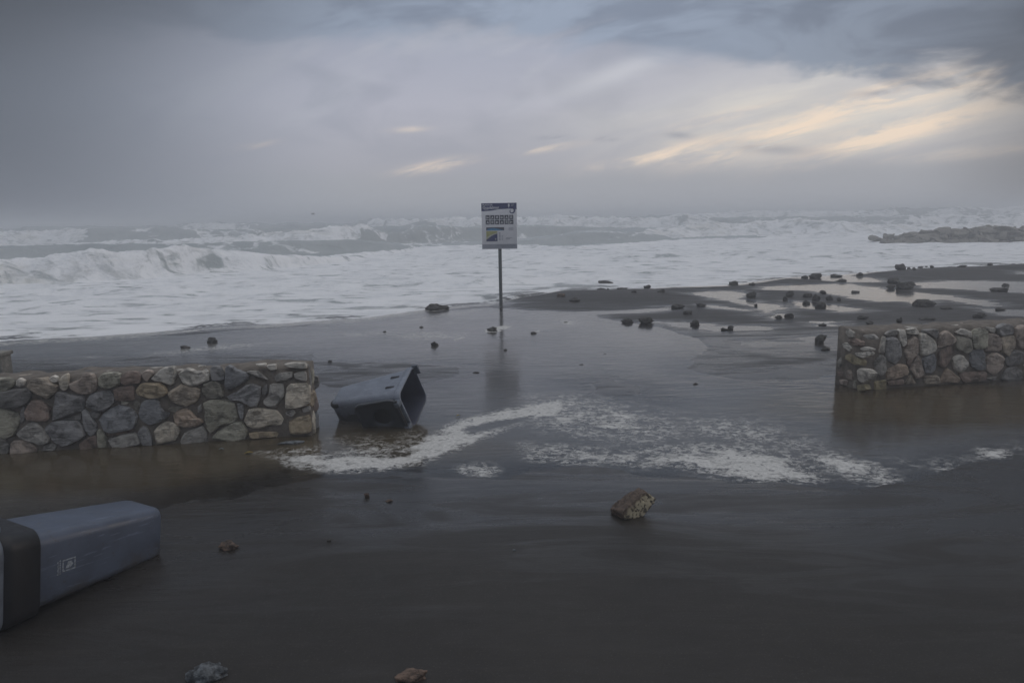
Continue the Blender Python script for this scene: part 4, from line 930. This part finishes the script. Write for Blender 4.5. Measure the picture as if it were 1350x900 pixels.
onp('map_label', [rect(.375, .20, .405, .235)], 'panel_sand', .0055)
for tr in [rect(.76, .41+i*.022, .90, .418+i*.022) for i in range(3)]+[rect(.48, .19+i*.03, .53, .205+i*.03) for i in range(6)]+[rect(.56, .19+i*.03, .60, .20+i*.03) for i in range(4)]+[rect(.68, .235, .86, .245), rect(.68, .21, .80, .22)]: onp('text_line', [tr], 'panel_grey', .001)
onp('footer_band', [rect(.002, .003, .998, .105)], 'panel_grey', .001)
onp('footer_text', [rect(.42+i*.09, .075, .48+i*.09, .083) for i in range(6)]+[rect(.55+i*.09, .05, .61+i*.09, .057) for i in range(4)], 'panel_ink', .0035)
x_, z_ = pc(.035, .945); text_mesh('small_title', 'PLAYA DE', .058, M['panel_white'], sign, (x_, -.089, z_), bold=.001)
x_, z_ = pc(.035, .875); text_mesh('title', 'Guadalmar', .098, M['panel_white'], sign, (x_, -.089, z_), bold=.0015)
x_, z_ = pc(.09, .838); text_mesh('subtitle', 'beach', .042, M['panel_white'], sign, (x_, -.089, z_))
# mark printed on the near bin: local face towards the camera is -x or +/-y, chosen below
def bin_mark(root, face_rot, loc):
    e = []
    fr_ = [rect(-.034, -.030, .034, -.024), rect(-.034, .024, .034, .030), rect(-.034, -.024, -.028, .024), rect(.028, -.024, .034, .024),
           [(-.02, -.014), (.0, .018), (.012, .014), (.020, -.004), (.006, -.016)]]
    o = join_flat('printed_mark', fr_, M['white_print'], root, .0012); o.location = loc; o.rotation_euler = face_rot
    return o

# ------------------------------------------------------------------ loose rocks
_ico = {}
def ico(sub):
    if sub not in _ico:
        bm = bmesh.new(); bmesh.ops.create_icosphere(bm, subdivisions=sub, radius=1); bm.verts.index_update()
        _ico[sub] = (np.array([v.co[:] for v in bm.verts]), [tuple(v.index for v in f.verts) for f in bm.faces]); bm.free()
    return _ico[sub]
def rock_mesh(w_, d_, h_, seed, sub=3, rough=.5, blocky=.5, name='rock'):
    v, f = ico(sub); rs = np.random.RandomState(seed)
    v = v.copy()
    for _ in range(9):                                  # chop with random planes for facets
        n = rs.normal(size=3); n /= np.linalg.norm(n); dd = rs.uniform(.55, .9); k_ = v @ n; v = v - np.outer(np.clip(k_-dd, 0, None)*blocky*1.6, n)
    nz = fbm3(v*1.7+seed*3.1, 4, seed, .6)-.5
    v = v*(1+nz[:, None]*rough*1.5)
    v /= np.abs(v).max(0)
    v[:, 2] = np.where(v[:, 2] < -.55, -.55+(v[:, 2]+.55)*.3, v[:, 2])
    v[:, 2] -= v[:, 2].min(); v[:, 2] /= v[:, 2].max(); v = v*np.array([w_/2, d_/2, h_])
    return mesh(name, v, f)
ROCKS = [  # x centre, y foot, width px, height px, material, label
 (575, 409, 34, 12, 'd', 'long dark boulder lying in the edge of the surf left of the sign'),
 (279, 452, 14, 10, 'd', 'dark stone on the wet sand beyond the left wall, the larger of two'),
 (241, 460, 13, 6, 'd', 'flat dark stone sunk in wet sand, left of the larger one beyond the left wall'),
 (573, 456, 10, 9, 'd', 'small round black stone in the wet sand beyond the open bin'),
 (507, 438, 6, 4, 'd', 'tiny dark pebble in the thin water left of the long surf boulder foot'),
 (555, 432, 6, 4, 'd', 'tiny dark pebble just below the long boulder in the surf'),
 (649, 437, 12, 8, 'd', 'dark stone with a patch of foam just in front of the sign post'),
 (703, 440, 9, 5, 'd', 'small stone trailing a crease in the water right of the sign reflection'),
 (740, 396, 12, 6, 'b', 'pale brownish stone on the dark sand hump right of the sign'),
 (758, 400, 14, 7, 'd', 'low dark stone on the sand hump beside the pale brownish one'),
 (799, 375, 18, 6, 'd', 'dark stone standing out of the foam beyond the sand hump'),
 (793, 384, 12, 5, 'd', 'dark stone at the foam line below the one standing in the foam'),
 (802, 382, 5, 4, 'd', 'small pebble beside the dark stone at the foam line'),
 (821, 384, 13, 4, 'd', 'flat dark stone at the top edge of the sand hump'),
 (854, 384, 8, 5, 'd', 'little dark stone at the foam line, farthest right on the sand hump edge'),
 (836, 392, 8, 4, 'd', 'low dark stone in the middle of the open sand hump'),
 (873, 391, 13, 6, 'd', 'dark stone with a small white puddle on its left'),
 (895, 407, 16, 7, 'd', 'wide dark stone at the tip of a thin bright water streak'),
 (925, 405, 13, 5, 'd', 'flat dark stone right of the stone at the streak tip'),
 (907, 416, 12, 6, 'd', 'dark stone below the two flat ones in the middle of the sand'),
 (828, 426, 18, 9, 'd', 'left one of two weedy dark rocks in front of the sand hump'),
 (852, 427, 20, 10, 'd', 'right and larger one of two weedy dark rocks in front of the sand hump'),
 (917, 429, 10, 8, 'd', 'upright dark stone standing in a narrow puddle'),
 (956, 436, 12, 5, 'd', 'flat left stone of a touching pair in the narrow puddle'),
 (964, 435, 9, 8, 'd', 'taller right stone of a touching pair in the narrow puddle'),
 (968, 376, 13, 7, 'd', 'dark rock at the foam line above the bright forked puddle'),
 (993, 377, 8, 4, 'd', 'small dark stone right of the rock above the forked puddle'),
 (992, 393, 14, 10, 'd', 'dark rock standing at the right end of the bright forked puddle'),
 (997, 404, 5, 5, 'd', 'small dark stone in the lower branch of the forked puddle'),
 (1043, 392, 10, 9, 'd', 'dark rock at the left of the crowded rock cluster'),
 (1036, 397, 6, 6, 'd', 'small stone leaning at the lower left of the crowded rock cluster'),
 (1066, 393, 13, 7, 'd', 'low wide rock in the middle of the crowded cluster'),
 (1077, 397, 11, 11, 'd', 'tallest rock in the middle of the crowded cluster'),
 (1065, 401, 10, 6, 'd', 'rock at the near side of the crowded cluster beside bright water'),
 (1085, 406, 14, 9, 'd', 'big rock nearest the camera in the crowded cluster'),
 (1086, 388, 9, 6, 'd', 'rock at the far side of the crowded cluster'),
 (1095, 397, 11, 9, 'd', 'rock at the right side of the crowded cluster'),
 (1107, 398, 6, 6, 'd', 'little stone just right of the crowded cluster'),
 (1130, 386, 9, 4, 'd', 'flat stone in the long bright puddle right of the cluster'),
 (1028, 421, 11, 6, 'd', 'left flat rock of a pair by a small white puddle'),
 (1042, 420, 15, 9, 'd', 'right and larger rock of a pair by a small white puddle'),
 (1063, 367, 10, 5, 'd', 'rounded stone at the surf edge above the crowded cluster'),
 (1077, 367, 14, 7, 'd', 'wedge shaped dark rock at the surf edge'),
 (1104, 365, 17, 5, 'd', 'long low dark rock at the surf edge right of the wedge shaped one'),
 (1111, 372, 17, 6, 'd', 'wide dark mound of rock just below the long low one at the surf edge'),
 (1135, 364, 9, 5, 'd', 'round dark stone at the surf edge, alone between two longer gaps'),
 (1190, 360, 12, 8, 'd', 'largest of the row of stones at the surf edge below the breakwater'),
 (1199, 357, 6, 4, 'd', 'small stone right against the largest one in the surf edge row'),
 (1206, 355, 6, 4, 'd', 'third stone in the surf edge row below the breakwater'),
 (1215, 354, 7, 4, 'd', 'fourth stone in the surf edge row below the breakwater'),
 (1222, 353, 4, 3, 'd', 'last tiny stone at the right of the surf edge row'),
 (1229, 358, 5, 4, 'd', 'tiny stone standing apart below the right end of the surf edge row'),
 (1206, 361, 5, 3, 'd', 'tiny stone just below the surf edge row'),
 (1181, 375, 17, 9, 'd', 'dark boulder left of the widest boulder at the peach coloured puddle'),
 (1199, 382, 22, 10, 'd', 'widest dark boulder at the left tip of the peach coloured puddle'),
 (1176, 381, 11, 6, 'd', 'low stone in front of the boulders by the peach coloured puddle'),
 (1323, 385, 27, 8, 'd', 'long flat dark rock standing in the puddle at the far right'),
 (1328, 377, 9, 5, 'd', 'small rock behind the long flat one at the far right'),
 (1221, 405, 23, 10, 'd', 'big dark rock on the near side of the long bright puddle'),
 (1087, 430, 13, 5, 'd', 'dark flat stone between two dabs of foam'),
 (1083, 453, 18, 15, 'd', 'dark weedy rock left of the right wall end'),
 (1091, 463, 14, 6, 'd', 'low dark rubble touching the end of the right wall'),
 (1139, 422, 11, 5, 'd', 'low lump of weed on the sand behind the right wall end'),
 (1149, 429, 12, 6, 'd', 'dark lump close behind the left part of the right wall'),
 (1187, 427, 8, 9, 'd', 'upright dark stone close behind the right wall'),
 (1226, 424, 20, 5, 'd', 'wide flat dark stone behind the middle of the right wall'),
 (1251, 409, 14, 4, 'd', 'flat dark stone on open sand right of the big rock by the long puddle'),
 (1296, 421, 20, 9, 'd', 'dark mound of stone behind the right wall near the photo edge'),
 (1321, 409, 14, 5, 'd', 'low stone above the dark mound near the right photo edge'),
 (1306, 353, 6, 4, 'd', 'lone small stone on the dark sand crest at the far right'),
 (1271, 357, 10, 3, 'd', 'flat small stone on the sand crest below the breakwater'),
 (298, 728, 27, 17, 'b', 'small brown stone with a pale glint to the right of the shut bin'),
 (267, 906, 56, 38, 'g', 'rough grey stone at the bottom edge left of centre'),
 (540, 906, 40, 22, 'b', 'reddish brown stone cut by the bottom edge near the centre'),
 (483, 657, 7, 8, 'b', 'tiny pale brown pebble on the sand below the foam band'),
 (513, 663, 11, 5, 'b', 'two tone grit pebble right of the tiny pale brown one'),
 (433, 717, 6, 5, 'd', 'tiny dark pebble alone on the near sand'),
 (418, 529, 14, 3, 'd', 'thin dark stone in the water beside the end of the left wall'),
 (918, 507, 6, 4, 'd', 'tiny dark pebble on the wet film left of the right wall'),
 (435, 478, 6, 4, 'd', 'tiny dark pebble on sand behind the base of the open bin'),
 (767, 481, 7, 4, 'd', 'tiny dark pebble on the mirror wet sand right of the sign reflection'),
 (627, 492, 9, 3, 'd', 'thin dark chip on the wet sand beyond the foam curl'),
 (666, 462, 5, 4, 'd', 'tiny stone in the sign reflection'),
 (798, 467, 7, 3, 'd', 'tiny flat chip right of the sign reflection on wet sand'),
 (746, 425, 8, 3, 'd', 'tiny flat stone with a dab of foam on the wet sand edge'),
 (678, 728, 5, 3, 'g', 'tiny pale shell chip on the near sand'),
]
RM = {'d': 'dark_rock', 'b': 'brown_rock', 'g': 'grey_rock'}
XY = np.array([at(r[0], r[1])[:2] for r in ROCKS]); hz_ = sand_height(XY[:, 0], XY[:, 1])
for i, (x, y, wp, hp, mt, lab) in enumerate(ROCKS):
    p = at(x, y); ppm = px_per_m(p); hp = hp*.92; kk = 1. if y > 600 else (.92, 1.05, 1.2, 1.)[i % 4]; wm_, hm_ = wp/ppm*1.08*kk, hp/ppm*kk
    d_ = wm_*.7; sub = 4 if y > 700 else 3
    o = link('rock', rock_mesh(wm_, d_, max(hm_-d_*CAMH/p[1]*.45, hm_*.68)*1.12, 200+i, sub, .95, .5), M[RM[mt]])
    zg = float(hz_[i]); o.location = (p[0], p[1]+d_*.42, max(zg, -.02)-hm_*.14); o.rotation_euler = (0, 0, 0)
    tag(o, lab, 'rock', 'stones thrown over the beach')
# churned sand tail behind the surf boulder
# two-tone porous rock in the foreground
def main_rock():
    p = at(838, 686); v, f = ico(5); v = v.copy(); rs = np.random.RandomState(4)
    n_ = np.array([.45, -.80, -.05]); 
    for n, dd in (((0, 0, 1), .52), ((.30, -.90, .1), .40), ((-.9, -.2, .25), .78), ((.9, .1, .3), .80), ((0, .9, .3), .65), ((-.5, -.7, -.5), .7), ((.3, 0, -1), .55), ((-.3, .1, .9), .55)):
        n = np.array(n, float); n /= np.linalg.norm(n); k_ = v @ n; v = v-np.outer(np.clip(k_-dd, 0, None), n)
    nz = fbm3(v*3+3, 5, 9, .62)-.5; v = v*(1+nz[:, None]*.42)
    v /= np.abs(v).max(0); v = v*np.array([.185, .13, .105])
    me_ = mesh('porous_rock', v, f)
    m, t = mat('porous_rock'); co = t.node('ShaderNodeTexCoord').outputs['Object']
    nn = t.node('ShaderNodeNewGeometry').outputs['Normal']
    tr_ = t.node('ShaderNodeVectorTransform', vector_type='NORMAL', convert_from='WORLD', convert_to='OBJECT'); t.put(tr_.inputs[0], nn)
    sx = t.node('ShaderNodeSeparateXYZ'); t.put(sx.inputs[0], co)
    band = t.mapr(t.add(t.sub(t.mul(sx.outputs[0], .35), sx.outputs[1]), t.sub(t.mul(t.noise(co, 22, 4, .6), .04), t.mul(sx.outputs[2], .45))), .040, .075)
    vo = t.noise(co, 42, 4, .6); pores = t.mapr(vo, .44, .50, 1, 0)
    pale = t.mix(pores, (.42, .37, .26), (.07, .06, .045))
    br = t.mix(t.mapr(t.noise(co, 35, 5, .7), .35, .65), (.075, .052, .038), (.16, .115, .085))
    principled(t, Base_Color=t.mix(band, br, pale), Roughness=.75, Normal=t.bump(t.sub(t.noise(co, 60, 5, .7), t.mul(pores, .6)), 1., .012)); M['porous_rock'] = m
    o = link('rock', me_, m); o.location = (p[0], p[1]+.10, .075); o.rotation_euler = (rad(6), rad(-24), rad(14))
    tag(o, 'brown rock with a pale pitted side lying alone on the near sand', 'rock', 'stones thrown over the beach')
main_rock()
# flat slab in the water at the foot of the left wall
p = at(382, 584); o = link('rock', rock_mesh(.30, .11, .035, 777, 3, .3, .8), M['grey_rock']); o.location = (p[0], p[1], -.008); o.rotation_euler = (0, 0, rad(12))
tag(o, 'thin flat grey slab in the water at the foot of the left wall end', 'rock')
# leaf and small litter in the brown water
def leaf(x, y, s, label, mt, rz):
    p = at(x, y); V, Fc = [], []; n = 9
    for i in range(n):
        t = i/(n-1); wv = s*.22*math.sin(math.pi*t)**.8+.001; zc = .006+.010*math.sin(t*3.1)
        V += [(s*(t-.5), -wv, zc+.006), (s*(t-.5), 0, zc), (s*(t-.5), wv, zc+.007), (s*(t-.5), 0, zc-.0015)]
    for i in range(n-1):
        a = 4*i; b_ = a+4
        for j, k_ in ((0, 1), (1, 2), (2, 3), (3, 0)): Fc.append((a+j, b_+j, b_+k_, a+k_))
    o = link('leaf', mesh('leaf', V, Fc), M[mt]); o.location = (p[0], p[1], .0); o.rotation_euler = (0, 0, rz)
    return tag(o, label, 'leaf')
leaf(328, 598, .085, 'yellow leaf floating in brown water near the left wall', 'leaf', .3)
leaf(292, 593, .05, 'small pale scrap floating left of the yellow leaf', 'white_print', .1)
leaf(604, 549, .05, 'yellowish scrap caught in the foam right of the open bin', 'leaf', .5)

# ------------------------------------------------------------------ rock breakwater out in the surf
bw0, bw1 = at(1146, 322), at(1420, 318)
root = empty('breakwater', (bw0[0], bw0[1], 0)); tag(root, 'low breakwater of pale boulders out in the surf on the right', 'breakwater')
rb = random.Random(12); D = (bw1-bw0)[:2]; Lb = np.linalg.norm(D); ub = D/Lb; Lb = 24
protos = [rock_mesh(1.55, 1.2, .80, 500+i, 3, .30, 1.3, 'boulder') for i in range(7)]
weed_rock('boulder', (.10, .092, .075), (.30, .28, .24), .9)
for row, (off, zz, tl) in enumerate(((0, -.25, 0.), (.75, .12, 1.5), (1.5, .42, 2.9), (2.4, .50, 3.6), (3.3, .38, 3.0), (4.1, 0., 1.))):
    u = tl+.9+rb.uniform(0, .3)
    while u < Lb:
        me_ = rb.choice(protos); o = link('boulder', me_, M['boulder'], root, smooth=False)
        s = rb.uniform(.65, 1.12)*min(1, .45+.55*(u-tl)/3)
        grow = min(1, .25+.75*(u-tl)/4.5)
        o.location = (ub[0]*u-ub[1]*off+rb.uniform(-.15, .15), ub[1]*u+ub[0]*off+rb.uniform(-.15, .15), zz*grow+rb.uniform(-.10, .08))
        o.scale = (s*rb.uniform(.9, 1.25), s, s*rb.uniform(.75, 1.0)); o.rotation_euler = (rb.uniform(-.12, .12), rb.uniform(-.12, .12), rb.uniform(0, 6.3))
        u += .82*s+rb.uniform(.0, .25)

# ------------------------------------------------------------------ gull far out over the waves
d = ray(413, 283); gp = np.array([0, 0, CAMH])+d*(62/d[1])
gull = empty('gull', tuple(gp)); gull.rotation_euler = (0, 0, .5); tag(gull, 'distant gull flying just above the horizon on the left', 'bird')
link('body', rock_mesh(.34, .10, .10, 66, 2, .05, .0, 'body'), M['gull'], gull)
for sgn in (-1, 1):
    V = [(-.06, 0, .05), (.07, 0, .05), (.05, sgn*.25, .14), (-.05, sgn*.25, .14), (-.02, sgn*.52, .07), (-.08, sgn*.52, .07), (-.06, 0, .065), (.07, 0, .065), (.05, sgn*.25, .15), (-.05, sgn*.25, .15), (-.02, sgn*.52, .075), (-.08, sgn*.52, .075)]
    Fc = [(0, 1, 2, 3), (3, 2, 4, 5), (6, 9, 8, 7), (9, 11, 10, 8), (0, 3, 9, 6), (3, 5, 11, 9), (1, 7, 8, 2), (2, 8, 10, 4), (5, 4, 10, 11)]
    link('wing', mesh('wing', V, Fc), M['gull'], gull)

bin_mark(bin1, (0, 0, 0), (0, 0, 0)) if False else None
# the face of the near bin that looks at the camera is local +y or -y
def face_mark():
    best = None
    for axis_, s in ((0, 1), (0, -1), (1, 1), (1, -1)):
        v = Vector((s if axis_ == 0 else 0, s if axis_ == 1 else 0, 0)); wv = R1 @ v
        tc_ = Vector((0, 0, CAMH))-Vector((-2.8, 4.1, .2)); q = wv.normalized().dot(Vector((tc_.x, tc_.y, 0)).normalized())
        if best is None or q > best[0]: best = (q, axis_, s)
    return best
_, ax_, sg_ = face_mark()
zc_ = .60; half = (.225 if ax_ == 0 else .25)
taper = math.atan((.468-.375)/2/(.79-.12))
nrm = Vector((sg_, 0, 0)) if ax_ == 0 else Vector((0, sg_, 0))
along = Vector((0, 0, 1)); side = along.cross(nrm)
def mark_matrix(zc, lift, half):
    # mark x axis along bin axis towards the base, mark z axis up the face, -y outwards
    n = (nrm*math.cos(taper)-along*math.sin(taper)).normalized(); xa = -(along-n*along.dot(n)).normalized(); za = xa.cross(-n)
    if (R1 @ za).z < 0: xa = -xa; za = xa.cross(-n)
    Mx = Matrix((xa, -n, za)).transposed().to_4x4(); Mx.translation = nrm*(half+lift)+along*zc; return Mx
fr_ = [rect(-.040, -.036, .040, -.029), rect(-.040, .029, .040, .036), rect(-.040, -.029, -.033, .029), rect(.033, -.029, .040, .029), [(-.022, -.02), (-.005, .022), (.014, .018), (.024, -.002), (.008, -.02)]]
def mirror_x(polys, k): return [[(x*k, y) for x, y in p] for p in polys]
zc_ = .655; wh_ = (.375+(.468-.375)*(zc_/1.16-.12)/.67)/2 if ax_ == 0 else (.418+(.525-.418)*(zc_/1.16-.12)/.67)/2
mk = join_flat('printed_mark', fr_, M['white_print'], bin1, .0015); mk.matrix_local = mark_matrix(zc_, .002, wh_)
zc2 = .715; wh2 = (.375+(.468-.375)*(zc2/1.16-.12)/.67)/2 if ax_ == 0 else (.418+(.525-.418)*(zc2/1.16-.12)/.67)/2
tx = join_flat('printed_text', [rect(.003, -.046+i*.013, .010, -.037+i*.013) for i in range(7)]+[rect(-.011+(i % 2)*.004, -.046+i*.012, -.003, -.038+i*.012) for i in range(7)], M['white_print'], bin1, .0015); tx.matrix_local = mark_matrix(zc2, .002, wh2)

# ------------------------------------------------------------------ haze of spray over everything
m, t = mat('haze'); pv = t.node('ShaderNodeVolumePrincipled'); pv.inputs['Color'].default_value = (.90, .93, .97, 1); pv.inputs['Density'].default_value = .0085; pv.inputs['Anisotropy'].default_value = .2
t.l.new(pv.outputs[0], t.out.inputs['Volume'])
hzb = link('haze', box_mesh('haze', -5200, 5200, -70, 3400, -2.6, 4.6), m, None, smooth=False); tag(hzb, 'thin sea haze over the beach and the waves', None, None, 'stuff')
